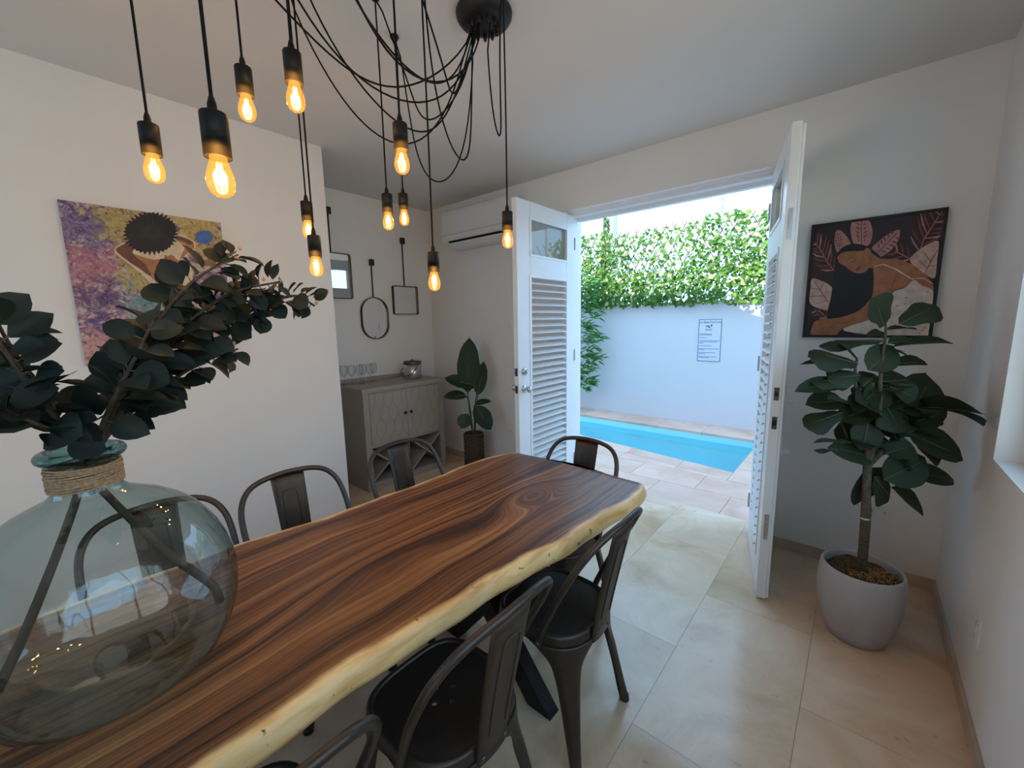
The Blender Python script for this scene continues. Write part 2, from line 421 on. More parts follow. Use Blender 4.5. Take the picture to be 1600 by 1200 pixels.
# ------------------------------------------------------------------ room
XR, YB, HT = 0.41, 3.05, 2.72
XP, YP, XM, YR = -2.97, 1.50, -3.78, -2.6
DX0, DX1, DH, YO = -1.985, -0.475, 2.40, 3.32
fb = MB().box(XM - 0.2, XR + 0.25, YR - 0.2, YO, -0.14, -0.008)
floor = struct('floor', fb, 'grout')
TW, TL = 0.474, 0.95
tile_me = MB().box(0, TW - 0.0013, 0, TL - 0.0013, -0.012, 0.0).mesh('tile', 'floor_travertine')
x0 = -0.542 - TW * 7
for i in range(10):
    for j in range(-5, 3):
        ya = 1.30 + TL * j + (0.475 if i % 2 == 0 else 0.0)
        xa = x0 + TW * i; xb, yb = xa + TW - 0.0013, ya + TL - 0.0013
        if yb < YR or ya > YO - 0.02 or xa > XR: continue
        if yb > YO or xb > XR:
            o = MB().box(xa, min(xb, XR), ya, min(yb, YO - 0.001), -0.012, 0.0).build('tile', 'floor_travertine', floor)
        else:
            o = put('tile', tile_me, floor); o.location = (xa, ya, 0)
struct('ceiling', MB().box(XM - 0.2, XR + 0.25, YR - 0.2, YO, HT, HT + 0.16), 'ceiling_paint')
wb = MB().box(XM - 0.2, DX0, YB, YO, 0, HT).box(DX1, XR + 0.25, YB, YO, 0, HT).box(DX0, DX1, YB, YO, DH, HT)
struct('wall_back', wb, 'wall_paint')
struct('wall_left', MB().box(XM, XP, YR, YP, 0, HT), 'wall_paint')
struct('wall_alcove', MB().box(XM - 0.2, XM, YR, YB, 0, HT), 'wall_paint')
WY0, WY1, WZ0, WZ1 = -1.2, 2.29, 0.96, 2.30
wr_ = MB().box(XR, XR + 0.22, YR, WY0, 0, HT).box(XR, XR + 0.22, WY1, YB, 0, HT).box(XR, XR + 0.22, WY0, WY1, 0, WZ0).box(XR, XR + 0.22, WY0, WY1, WZ1, HT)
struct('wall_right', wr_, 'wall_paint')
RX0, RX1, RZ0, RZ1 = -2.8, -1.0, 0.8, 2.3
rw = MB().box(XM, RX0, YR - 0.15, YR, 0, HT).box(RX1, XR + 0.25, YR - 0.15, YR, 0, HT).box(RX0, RX1, YR - 0.15, YR, 0, RZ0).box(RX0, RX1, YR - 0.15, YR, RZ1, HT)
struct('wall_rear', rw, 'wall_paint')
# unseen upper wall, added to shade court and pool; top stepped for a sun patch
prof = [(XM - 3.5, 2.88), (XR + 3.5, 2.88), (XR + 3.5, 4.16), (-2.32, 4.16), (-2.52, 4.18), (-2.67, 4.22), (-2.79, 4.28), (-2.89, 4.36), (-2.95, 4.46), (XM - 3.5, 4.46)]
struct('wall_shade', MB().prism(prof, (0, 3.02, 0), (1, 0, 0), (0, 0, 1), (0, 1, 0), 0.30), 'concrete')
struct('wall_sun_block', MB().box(XM - 3.5, XM - 0.2, YB, YO, 0, 2.88).box(XR + 0.25, XR + 3.5, YB, YO, 0, 2.88), 'pool_wall_paint')  # unseen side walls, added to keep direct sun off the pool
# baseboards
struct('baseboard_back', MB().box(DX1 + 0.02, XR, YB - 0.012, YB, 0, 0.068, 0.002), 'baseboard_stone')
struct('baseboard_back', MB().box(XM, DX0 - 0.02, YB - 0.012, YB, 0, 0.068, 0.002), 'baseboard_stone')
struct('baseboard_right', MB().box(XR - 0.012, XR, YR, YB - 0.012, 0, 0.068, 0.002), 'baseboard_stone')
struct('baseboard_alcove', MB().box(XM, XM + 0.012, YP, YB - 0.012, 0, 0.068, 0.002), 'baseboard_stone')
struct('baseboard_left', MB().box(XP, XP + 0.012, YR, YP + 0.012, 0, 0.068, 0.002), 'baseboard_stone')
# right-hand window: frame, mullions, panes
w1 = MB()
xf0, xf1 = XR + 0.075, XR + 0.125
w1.box(xf0, xf1, WY0, WY1, WZ0, WZ0 + 0.05).box(xf0, xf1, WY0, WY1, WZ1 - 0.05, WZ1)
for k in range(5):
    y = WY0 + (WY1 - WY0 - 0.05) * k / 4; w1.box(xf0, xf1, y, y + 0.05, WZ0 + 0.05, WZ1 - 0.05)
win1 = struct('window_1', w1, 'white_metal')
for k in range(4):
    y = WY0 + (WY1 - WY0 - 0.05) * k / 4
    MB().box(xf0 + 0.02, xf0 + 0.026, y + 0.05, y + (WY1 - WY0 - 0.05) / 4, WZ0 + 0.05, WZ1 - 0.05).build('pane', 'window_glass', win1)
w2 = MB().box(RX0, RX1, YR - 0.1, YR - 0.05, RZ0, RZ0 + 0.05).box(RX0, RX1, YR - 0.1, YR - 0.05, RZ1 - 0.05, RZ1)
for k in range(3):
    x = RX0 + (RX1 - RX0 - 0.05) * k / 2; w2.box(x, x + 0.05, YR - 0.1, YR - 0.05, RZ0 + 0.05, RZ1 - 0.05)
win2 = struct('window_2', w2, 'white_metal')
for k in range(2):
    x = RX0 + (RX1 - RX0 - 0.05) * k / 2
    MB().box(x + 0.05, x + (RX1 - RX0 - 0.05) / 2, YR - 0.078, YR - 0.072, RZ0 + 0.05, RZ1 - 0.05).build('pane', 'window_glass', win2)
# door frame
tf = MB().box(DX0, DX1, YB + 0.07, YB + 0.15, DH - 0.035, DH).box(DX0, DX0 + 0.03, YB + 0.11, YB + 0.15, 0, DH - 0.035).box(DX1 - 0.03, DX1, YB + 0.11, YB + 0.15, 0, DH - 0.035)
tf.box(DX0, DX1, YB + 0.05, YB + 0.07, DH - 0.015, DH).box(DX0 + 0.03, DX1 - 0.03, YB + 0.15, YB + 0.20, DH - 0.06, DH)
struct('trim_1', tf, 'white_metal')

# ------------------------------------------------------------------ doors: local x from hinge to free edge, y = thickness, z up
def door(name, hinge, ang, W, flip, slat_tilt):
    """flip = +1: hardware face is local +y"""
    d = bpy.data.objects.new(name, None); C.objects.link(d); d['kind'] = 'structure'
    d.location = hinge; d.rotation_euler = (0, 0, ang); d.empty_display_size = 0.1
    T = 0.022; Hd = 2.375; z0 = 0.012
    f0, f1 = 0.125, W - 0.165       # louver field
    MB().box(0, f0 - 0.001, -T, T, z0, Hd, 0.003).build('stile', 'white_metal', d)
    MB().box(f1 + 0.001, W, -T, T, z0, Hd, 0.003).build('stile', 'white_metal', d)
    MB().box(f0, f1, -T, T, z0, 0.20, 0.003).build('rail', 'white_metal', d)
    MB().box(f0, f1, -T, T, 1.83, 1.985, 0.003).build('rail', 'white_metal', d)
    MB().box(f0, f1, -T, T, 2.26, Hd, 0.003).build('rail', 'white_metal', d)
    bead = MB()
    for s in (-1, 1):
        ya, yb = (T, T + 0.006) if s > 0 else (-T - 0.006, -T)
        bead.box(f0 - 0.012, f1 + 0.012, ya, yb, 1.982, 2.0).box(f0 - 0.012, f1 + 0.012, ya, yb, 2.245, 2.263)
        bead.box(f0 - 0.012, f0 + 0.006, ya, yb, 2.0, 2.245).box(f1 - 0.006, f1 + 0.012, ya, yb, 2.0, 2.245)
    bead.build('glazing_bead', 'white_metal', d)
    MB().box(f0, f1, -0.003, 0.003, 1.985, 2.26).build('pane', 'window_glass', d)
    lf = MB()
    for s in (-1, 1):
        ya, yb = (T, T + 0.004) if s > 0 else (-T - 0.004, -T)
        lf.box(f1 - 0.002, f1 + 0.022, ya, yb, 0.18, 1.85)
    lf.build('louver_frame', 'white_metal', d)
    n = 30; pitch = (1.822 - 0.21) / n
    ct, st = math.cos(slat_tilt), math.sin(slat_tilt)
    sm = MB()
    hw, ht = 0.027, 0.0032
    sm.obox((f0 + 0.004, 0, 0), (f1 - 0.004, 0, 0), (0, hw * ct, hw * st), (0, -ht * st, ht * ct))
    sme = sm.mesh('slat', 'white_metal')
    clip = MB().tube([(0, 0.012 * flip, 0), (0, 0.028 * flip, 0.004), (0, 0.03 * flip, -0.006)], 0.0022, 5).mesh('clip', 'dark_steel')
    for k in range(n):
        o = put('slat', sme, d); o.location = (0, 0, 0.21 + pitch * (k + 0.5))
    return d, f0, f1, T
dl, f0, f1, T = door('door_1', (DX0 - 0.012 + 0.022, 3.160, 0), -PI / 2, 0.785, 1, math.radians(-20))
dl['label'] = 'white louvered door leaf beside the leafy plant basket'
W = 0.785
def knob(d, x, z, s, T):
    k = MB().lathe([(0.031, 0), (0.031, 0.006), (0.024, 0.010), (0.010, 0.013), (0.010, 0.034), (0.020, 0.040), (0.027, 0.050), (0.026, 0.060), (0.016, 0.067), (0.0, 0.068)], 20)
    k.v = [(x + p[0], s * (T + p[2]), z + p[1]) for p in k.v]; return k.build('door_knob', 'steel', d)
def dead(d, x, z, s, T):
    k = MB().lathe([(0.030, 0), (0.030, 0.010), (0.025, 0.016), (0.0, 0.016)], 20)
    k.v = [(x + p[0], s * (T + p[2]), z + p[1]) for p in k.v]
    k.box(x - 0.006, x + 0.006, min(s * (T + 0.016), s * (T + 0.03)), max(s * (T + 0.016), s * (T + 0.03)), z - 0.016, z + 0.016)
    return k.build('deadbolt', 'steel', d)
for s in (1, -1):
    knob(dl, W - 0.066, 0.99, s, T); dead(dl, W - 0.066, 1.123, s, T)
for z in (0.99, 1.123):
    MB().box(W, W + 0.002, -0.012, 0.012, z - 0.03, z + 0.03).box(W, W + 0.012, -0.007, 0.007, z - 0.012, z + 0.012).build('latch_plate', 'dark_steel', dl)
for z in (0.25, 1.2, 2.15):
    for d_ in (dl,):
        MB().tube([(0, 0.026, z - 0.05), (0, 0.026, z + 0.05)], 0.007, 8).build('hinge', 'steel', d_)
ang = math.atan2(2.38 - 3.12, -0.305 + 0.487)
dr, f0, f1, T = door('door_2', (-0.487, 3.125, 0), ang, 0.765, -1, math.radians(24))
dr['label'] = 'white louvered door leaf swung open before the dark portrait'
W = 0.765
for z in (0.975, 1.123):
    MB().box(W, W + 0.002, -0.011, 0.011, z - 0.032, z + 0.032).build('strike_plate', 'dark_steel', dr)
    MB().box(W + 0.0018, W + 0.003, -0.008, 0.008, z - 0.012, z + 0.012).build('strike_hole', 'black_metal', dr)
for z in (1.93, 0.42):
    fb_ = MB().box(W, W + 0.003, -0.010, 0.010, z - 0.07, z + 0.07, 0.001).box(W + 0.002, W + 0.010, -0.005, 0.005, z - 0.02, z + 0.03)
    fb_.tube([(W + 0.003, 0, z + 0.055), (W + 0.006, 0, z + 0.055)], 0.005, 8).tube([(W + 0.003, 0, z - 0.055), (W + 0.006, 0, z - 0.055)], 0.005, 8)
    fb_.build('flush_bolt', 'steel', dr)
MB().box(W, W + 0.0015, -0.013, 0.013, 2.03, 2.35).build('bolt_channel', 'white_plastic', dr)
for s, y0, y1 in ((1, T, T + 0.012),):
    MB().box(W - 0.016, W, y0, y1, 0.02, 2.36, 0.002).build('astragal', 'white_metal', dr)
for z in (1.10, 0.83):
    op = MB().box(f1 + 0.03, f1 + 0.075, T, T + 0.035, z - 0.05, z + 0.05, 0.006).box(f1 + 0.04, f1 + 0.06, T + 0.03, T + 0.065, z - 0.04, z - 0.015, 0.004)
    op.build('louver_operator', 'white_plastic', dr)
for k in range(30):
    z = 0.21 + (1.822 - 0.21) / 30 * (k + 0.35)
    MB().tube([(f1 - 0.010, -0.022, z), (f1 - 0.010, -0.034, z + 0.004), (f1 - 0.010, -0.036, z - 0.006)], 0.0022, 5).build('slat_clip', 'dark_steel', dr)
for z in (0.25, 1.2, 2.15):
    MB().tube([(0, -0.026, z - 0.05), (0, -0.026, z + 0.05)], 0.007, 8).build('hinge', 'steel', dr)

# ------------------------------------------------------------------ outdoors: deck, pool, boundary wall
def interp(tab, x):
    tab = sorted(tab)
    if x <= tab[0][0]: return tab[0][1]
    for (a, b2), (c, d) in zip(tab, tab[1:]):
        if x <= c: return b2 + (d - b2) * (x - a) / (c - a)
    return tab[-1][1]
def near_edge(x): return 4.56 - 0.155 * (x + 2.235)
PXR, PXL = -0.86, -6.0
PYF = 5.69
deck = MB().box(PXL - 1, 2.6, YO, near_edge(PXR) - 0.02, -0.25, -0.032)
deck.add([(PXL, near_edge(PXR) - 0.02, -0.032), (PXR, near_edge(PXR) - 0.02, -0.032), (PXR, near_edge(PXR), -0.032), (PXL, near_edge(PXL), -0.032)], [(0, 1, 2, 3)])
deck.box(PXR + 0.02, 2.6, near_edge(PXR) - 0.02, 6.4, -0.25, -0.032).box(PXL - 1, PXR + 0.02, PYF + 0.02, 6.4, -0.25, -0.032)
deck.box(XR + 0.25, 9.0, -9.0, YO, -0.30, -0.10)  # unseen sunlit ground, added to bounce warm light through the right window
dk = struct('ground', deck, 'concrete')
G = 0.004
def paver(poly, t=0.03):
    MB().prism(poly, (0, 0, -0.033), (1, 0, 0), (0, 1, 0), (0, 0, 1), t).build('paver', 'deck_travertine', dk)
rows = [YO + 0.002, 3.72, 4.10]
for r in range(2):
    xx = -4.4 + (0.31 if r else 0.0)
    while xx < 1.6:
        paver([(xx, rows[r]), (xx + 0.606, rows[r]), (xx + 0.606, rows[r + 1] - G), (xx, rows[r + 1] - G)]); xx += 0.61
xx = -4.4
while xx < PXR - 0.05:
    xe = min(xx + 0.61, PXR); e0, e1 = near_edge(xx) - 0.21, near_edge(xe) - 0.21
    if e0 > rows[2] + 0.02:
        paver([(xx, rows[2]), (xe - G, rows[2]), (xe - G, e1 - G), (xx, e0 - G)])
    paver([(xx, e0), (xe - G, e1), (xe - G, e1 + 0.21), (xx, e0 + 0.21)])
    xx += 0.61
yy = 4.10
while yy < 6.1:
    for xx in (PXR, PXR + 0.5, PXR + 1.0): paver([(xx, yy), (xx + 0.496, yy), (xx + 0.496, min(yy + 0.396, 6.16)), (xx, min(yy + 0.396, 6.16))])
    yy += 0.40
xx = -5.2
while xx < PXR - 0.05:
    xe = min(xx + 0.61, PXR)
    paver([(xx, PYF), (xe - G, PYF), (xe - G, 6.165), (xx, 6.165)]); xx += 0.61
# basin
pb = MB()
zb = -0.80
ne = lambda x: near_edge(x) + 0.0
pb.add([(PXL, ne(PXL), zb), (PXR, ne(PXR), zb), (PXR, PYF, zb), (PXL, PYF, zb), (PXL, ne(PXL), -0.034), (PXR, ne(PXR), -0.034), (PXR, PYF, -0.034), (PXL, PYF, -0.034)],
       [(0, 1, 2, 3), (0, 4, 5, 1), (1, 5, 6, 2), (2, 6, 7, 3), (3, 7, 4, 0)])
pool = thing('swimming_pool', 'narrow turquoise plunge pool below the white boundary wall', 'pool', (-3.4, 5.1, zb))
pb.build('basin', 'pool_plaster', pool)
MB().add([(PXL, ne(PXL), -0.11), (PXR, ne(PXR), -0.11), (PXR, PYF, -0.11), (PXL, PYF, -0.11)], [(0, 1, 2, 3)]).build('water', 'pool_water', pool)
at_world(pool)
struct('wall_warm_bounce', MB().box(3.4, 3.6, -9.0, YO, -0.3, 2.5), 'render_cream')  # unseen cream wall added outside the window to warm its daylight
struct('wall_court', MB().box(-7.0, 3.0, 6.17, 6.36, -0.2, 1.74), 'pool_wall_paint')

# rules sheet on the boundary wall
sg = thing('pool_rules_sign', 'white printed rules sheet on the wall across the pool', 'sign', (-1.63, 6.17, 0.90))
sx0, sx1, sz0, sz1 = -1.775, -1.479, 0.905, 1.487
ys = 6.168
MB().box(sx0, sx1, ys - 0.004, ys, sz0, sz1).build('sheet', 'sign_white', sg)
bd = MB(); yb_ = ys - 0.0045
for a in ((sx0, sx1, sz1 - 0.006, sz1), (sx0, sx1, sz0, sz0 + 0.006), (sx0, sx0 + 0.006, sz0, sz1), (sx1 - 0.006, sx1, sz0, sz1)):
    bd.box(a[0], a[1], yb_ - 0.001, yb_, a[2], a[3])
bd.build('border', 'sign_ink', sg)
ln = MB()
for v, u0, u1 in ((0.655, .05, .60), (0.63, .05, .60), (0.565, .05, .36), (0.495, .05, .95), (0.465, .05, .84), (0.435, .05, .25), (0.37, .05, .60), (0.30, .02, .93), (0.275, .05, .30), (0.21, .05, .80), (0.18, .05, .36), (0.11, .05, .86), (0.085, .05, .50)):
    ln.box(sx0 + (sx1 - sx0) * u0, sx0 + (sx1 - sx0) * u1, yb_ - 0.001, yb_, sz0 + (sz1 - sz0) * v - 0.0045, sz0 + (sz1 - sz0) * v + 0.0045)
ln.build('printed_lines', 'sign_ink_light', sg)
ic = MB(); cx_, cz_ = -1.645, sz0 + 0.475
disc = lambda u, v, r: [(u + r * math.cos(a * PI / 8), v + r * math.sin(a * PI / 8)) for a in range(16)]
def flat(mb, poly): mb.prism([(p[0], p[1]) for p in poly], (cx_, yb_ - 0.001, cz_), (1, 0, 0), (0, 0, 1), (0, 1, 0), 0.001)
flat(ic, disc(0.035, 0.022, 0.013)); flat(ic, [(-0.040, 0.0), (-0.036, 0.016), (-0.012, 0.026), (0.020, 0.0), (0.022, -0.010), (0.004, -0.012), (-0.014, 0.010)])
ic.build('swimmer_icon', 'sign_ink', sg)
wv = MB()
for q in (-0.028, -0.042): flat(wv, [(-0.045, q), (-0.02, q + 0.006), (0.01, q), (0.045, q + 0.006), (0.045, q - 0.002), (0.01, q - 0.008), (-0.02, q - 0.002), (-0.045, q - 0.008)])
wv.build('wave_icon', 'sign_ink_light', sg)
fc = bpy.data.curves.new('sign_title', 'FONT'); fc.body = 'Los Rayos Pool Rules'; fc.size = 0.031; fc.align_x = 'CENTER'
fo = bpy.data.objects.new('sign_title', fc); C.objects.link(fo)
dg = bpy.context.evaluated_depsgraph_get()
fm = bpy.data.meshes.new_from_object(fo.evaluated_get(dg)); bpy.data.objects.remove(fo)
fm.materials.clear(); fm.materials.append(M['sign_ink'])
wdt = max(v.co.x for v in fm.vertices) - min(v.co.x for v in fm.vertices)
k_ = 0.275 / wdt
for v in fm.vertices: v.co = Vector((-1.627 + v.co.x * k_, yb_ - 0.001, sz1 - 0.052 + v.co.y * 1.35))
put('title', fm, sg)
at_world(sg)

# leaf meshes: along +Y from the stalk, unit length, unit half-width profile in X
def leaf_mesh(name, mat, prof, width, cup=0.10, droop=0.15, wave=0.0, nl=6, twist=0.0):
    rows = []
    for i in range(nl + 1):
        t = i / nl; hw = width * interp(prof, t) * 0.5; z0 = -droop * t * t + 0.25 * droop * t
        row = []
        for u in (-1, -0.5, 0, 0.5, 1):
            z = z0 + cup * hw * 2 * abs(u) ** 1.5 + (wave * math.sin(t * 9 + u * 2) * abs(u))
            row.append(Vector((hw * u, t, z)))
        rows.append(row)
    return MB().grid(rows).mesh(name, mat)
def leaf_at(me, parent, base, tip, normal, wscale, name='leaf', origin=None):
    base, tip = Vector(base), Vector(tip); y = tip - base; L = y.length
    if L < 1e-4: return
    y.normalize(); n = Vector(normal); n = n - y * n.dot(y)
    if n.length < 1e-3: n = Vector((0, 0, 1)) - y * y.z
    n.normalize(); x = y.cross(n)
    mtx = Matrix((x * wscale, y * L, n * ((L + wscale) / 2))).transposed().to_4x4()
    mtx.translation = base - (Vector(origin) if origin is not None else Vector())
    o = put(name, me, parent); o.matrix_basis = mtx; return o
oval = [(0, 0.05), (0.12, 0.62), (0.3, 0.95), (0.5, 1.0), (0.7, 0.88), (0.88, 0.52), (1, 0.02)]
ivy_p = [(0, 0.35), (0.15, 1.0), (0.35, 0.85), (0.5, 0.8), (0.75, 0.45), (1, 0.0)]

# ivy screen standing on the boundary wall: trellis slats, leaves
ivy = thing('ivy_screen', 'leafy ivy trellis screen along the top of the white pool wall', 'hedge', (-2.4, 6.16, 1.74))
def ivy_top(x): return 2.80 + 0.045 * math.sin(x * 3.1) + 0.03 * math.sin(x * 7.7 + 1)
sl = MB().obox((0, 0, 0), (0.62, 0, 1.12), (0, 0.006, 0), (0.005, 0, -0.003)).mesh('slat', 'trellis_wood')
sl2 = MB().obox((0.62, 0, 0), (0, 0, 1.12), (0, 0.006, 0), (0.005, 0, 0.003)).mesh('slat', 'trellis_wood')
xx = -5.0
while xx < 0.2:
    a = put('slat', sl, ivy); a.location = Vector((xx, 6.165, 1.72)) - Vector(ivy.location)
    a = put('slat', sl2, ivy); a.location = Vector((xx, 6.150, 1.72)) - Vector(ivy.location)
    xx += 0.14
ivm = [leaf_mesh('leaf', 'ivy_leaf', ivy_p, 0.9, 0.12, 0.2, nl=4), leaf_mesh('leaf', 'ivy_leaf', oval, 0.7, 0.15, 0.25, nl=4), leaf_mesh('leaf', 'ivy_leaf_pale', ivy_p, 0.85, 0.12, 0.2, nl=4)]
rng = random.Random(3)
def ivy_spot():
    while True:
        x = rng.uniform(-4.9, 0.3); top = ivy_top(x); u = rng.random()
        z = 1.70 + (top - 1.70) * u
        dens = 1.0 if u < 0.45 else 0.75 if u < 0.75 else 0.42
        # a bare stretch of the net
        if (x + 2.35) ** 2 / 0.25 + (z - 2.38) ** 2 / 0.05 < 1: dens *= 0.35
        if rng.random() < dens: return x, z
fol = {0: MB(), 1: MB(), 2: MB()}
for k in range(7500):
    x, z = ivy_spot(); y = 6.13 + rng.uniform(-0.085, 0.045)
    L = rng.uniform(0.036, 0.066) if k > 280 else rng.uniform(0.066, 0.088)
    if k <= 280: y = 6.06 + rng.uniform(-0.03, 0.03)
    kind = 2 if rng.random() < 0.10 else (0 if rng.random() < 0.65 else 1)
    d = Vector((rng.uniform(-1, 1), rng.uniform(-0.5, 0.15), rng.uniform(-1, 0.6))).normalized() * L
    n = Vector((rng.uniform(-0.6, 0.6), -1, rng.uniform(-0.3, 0.9)))
    if k <= 280 and -4.2 < x < -0.7:
        leaf_at(ivm[kind], ivy, (x, y, z), Vector((x, y, z)) + d, n, L, origin=ivy.location)
    else:
        yv = d.normalized(); n = (n - yv * n.dot(yv)).normalized(); xv = yv.cross(n); mb = fol[kind]
        me = ivm[kind]; base = Vector((x, y, z)) - Vector(ivy.location)
        mb.add([base + xv * v.co.x * L + yv * v.co.y * L + n * v.co.z * L for v in me.vertices], [tuple(p.vertices) for p in me.polygons], True)
mats = {0: 'ivy_leaf', 1: 'ivy_leaf', 2: 'ivy_leaf_pale'}
allv = MB(); allv.add(fol[0].v, fol[0].f, True); allv.add(fol[1].v, fol[1].f, True)
allv.build('foliage', 'ivy_leaf', ivy, kind='stuff'); fol[2].build('pale_foliage', 'ivy_leaf_pale', ivy, kind='stuff')

# chain link fence behind the screen
cf = thing('chain_link_fence', 'grey chain link fence rising behind the ivy screen', 'fence', (-2.2, 6.28, 1.74))
wm = MB(); zl, zh = 1.76, 4.3; stp = 0.085
k = -60
def thin(mb, p, q, r): mb.obox(p, q, (0, r, 0), (r, 0, 0))
while k < 65:
    xs = -2.0 + k * stp
    for sgn in (1, -1):
        xa, xb = xs, xs + sgn * (zh - zl) * 0.75
        lo, hi = max(min(xa, xb), -5.2), min(max(xa, xb), 0.6)
        if hi - lo > 0.05:
            za = zl + (lo - xa) / (xb - xa) * (zh - zl); zb2 = zl + (hi - xa) / (xb - xa) * (zh - zl)
            thin(wm, (lo, 6.28 + 0.002 * sgn, za), (hi, 6.28 + 0.002 * sgn, zb2), 0.0013)
    k += 1
wm.build('wire_mesh', 'galvanised', cf, kind='stuff')
for x, r in ((-1.60, 0.022), (-4.9, 0.022), (0.55, 0.022)):
    MB().tube([(x, 6.31, 1.74), (x, 6.31, 4.4)], r, 10).build('post', 'galvanised', cf)
at_world(cf)
up = thing('utility_pole', 'pale concrete pole rising behind the ivy at the door edge', 'pole', (-3.56, 6.95, 0.0))
MB().lathe([(0.13, 0.0), (0.13, 0.3), (0.105, 6.5), (0.0, 6.52)], 14).build('shaft', 'galvanised', up)
for z in (3.9, 5.6):
    MB().lathe([(0.112, z), (0.122, z), (0.122, z + 0.04), (0.112, z + 0.04)], 14).build('band', 'dark_steel', up)
cy = thing('cypress_shrub', 'narrow green cypress tip rising beside the concrete pole', 'shrub', (-3.42, 6.52, 0.0))
MB().tube([(0, 0, 0), (0, 0, 2.7)], [0.03, 0.012], 6).build('stem', 'bark', cy)
cb = MB(); lm0 = leaf_mesh('leaf', 'ivy_leaf', oval, 0.5, 0.1, 0.1, nl=3)
for k in range(420):
    z = 1.4 + 1.72 * rng.random() ** 0.9; r = 0.15 * max(0.05, (3.14 - z) / 1.7) ** 0.6; a = rng.uniform(0, 2 * PI)
    base = Vector((r * 0.6 * math.cos(a), r * 0.6 * math.sin(a), z)); yv = Vector((math.cos(a) * 0.6, math.sin(a) * 0.6, 1)).normalized(); n = Vector((math.cos(a), math.sin(a), 0)); n = (n - yv * n.dot(yv)).normalized(); xv = yv.cross(n)
    cb.add([base + (xv * v.co.x + yv * v.co.y + n * v.co.z) * 0.09 for v in lm0.vertices], [tuple(p.vertices) for p in lm0.polygons], True)
cb.build('foliage', 'ivy_leaf', cy, kind='stuff')

# bamboo at the far corner of the pool
bam = thing('bamboo_plant', 'tall bamboo with narrow leaves beside the open door', 'plant', (-3.56, 5.92, 0.0))
bl = leaf_mesh('leaf', 'bamboo_leaf', [(0, 0.1), (0.2, 0.9), (0.4, 1.0), (0.7, 0.6), (1, 0.0)], 1.0, 0.1, 0.25, nl=5)
rng = random.Random(11)
for k in range(7):
    bx, by = rng.uniform(-0.28, 0.10), rng.uniform(-0.10, 0.12); lean = rng.uniform(-0.05, 0.12)
    MB().tube([(bx, by, -0.003), (bx + lean * 0.4, by - 0.02, 1.0), (bx + lean, by - 0.05, 2.05)], [0.011, 0.009, 0.004], 6).build('cane', 'twig_green', bam)
nleaf = 0
bfol = MB()
for k in range(92):
    z = 0.35 + 1.75 * ((k * 0.618) % 1.0) + rng.uniform(-0.05, 0.05); right = rng.random() < 0.75
    bx = rng.uniform(-0.12, 0.12)
    L = rng.uniform(0.18, 0.42) if z > 0.8 else rng.uniform(0.10, 0.22)
    a = rng.uniform(-0.9, 0.5) if right else rng.uniform(2, 4.2)
    p0 = Vector((bx, rng.uniform(-0.08, 0.05), z)); dirv = Vector((math.cos(a), math.sin(a) * 0.5, 0.35)).normalized()
    tw = [p0, p0 + dirv * L * 0.5, p0 + dirv * L + Vector((0, 0, -0.25 * L))]
    MB().tube(tw, [0.003, 0.0025, 0.0015], 4).build('twig', 'twig_green', bam)
    for j in range(6):
        t = 0.35 + 0.65 * j / 5; q = tw[0] * (1 - t) ** 2 + tw[1] * 2 * t * (1 - t) + tw[2] * t * t
        dv = (dirv + Vector((rng.uniform(-0.4, 0.7), rng.uniform(-0.7, 0.3), rng.uniform(-0.9, 0.35)))).normalized()
        ll, nn = rng.uniform(0.11, 0.18), Vector((rng.uniform(-0.4, 0.4), -0.7, 0.7)); nleaf += 1
        if nleaf <= 280: leaf_at(bl, bam, q, q + dv * ll, nn, 0.03)
        else:
            nn = (nn - dv * nn.dot(dv)).normalized(); xv = dv.cross(nn)
            bfol.add([q + xv * v.co.x * 0.03 + dv * v.co.y * ll + nn * v.co.z * ll * 0.6 for v in bl.vertices], [tuple(p.vertices) for p in bl.polygons], True)
bfol.build('foliage', 'bamboo_leaf', bam, kind='stuff')

# ------------------------------------------------------------------ dining table
tb = thing('dining_table', 'long live-edge wooden slab dining table on black steel legs', 'table', (-1.13, 0.5, 0))
near = [(1.745, -0.700), (1.72, -0.680), (1.66, -0.668), (1.52, -0.672), (1.34, -0.688), (1.163, -0.703), (1.0, -0.727), (0.863, -0.744), (0.628, -0.768), (0.45, -0.777), (0.116, -0.782), (-0.3, -0.77), (-0.85, -0.78)]
far = [(1.745, -1.480), (1.70, -1.515), (1.60, -1.555), (1.45, -1.562), (1.31, -1.553), (1.0, -1.551), (0.77, -1.561), (0.57, -1.574), (0.40, -1.605), (0.1, -1.61), (-0.4, -1.60), (-0.85, -1.61)]
ZT, TH = 0.76, 0.068
def wavy(y): return 0.004 * math.sin(y * 13) + 0.003 * math.sin(y * 29 + 1)
NV, NU = 80, 22
verts, faces, dn, df = [], [], [], []
def end_y(u, y):   # the far end bows a little
    return y
sec_n = [(0.030, -TH), (0.008, -TH + 0.010), (0.0, -TH + 0.028), (0.001, -0.028), (0.006, -0.012), (0.013, -0.004), (0.024, 0.0)]
ring = len(sec_n) * 2 + NU - 1
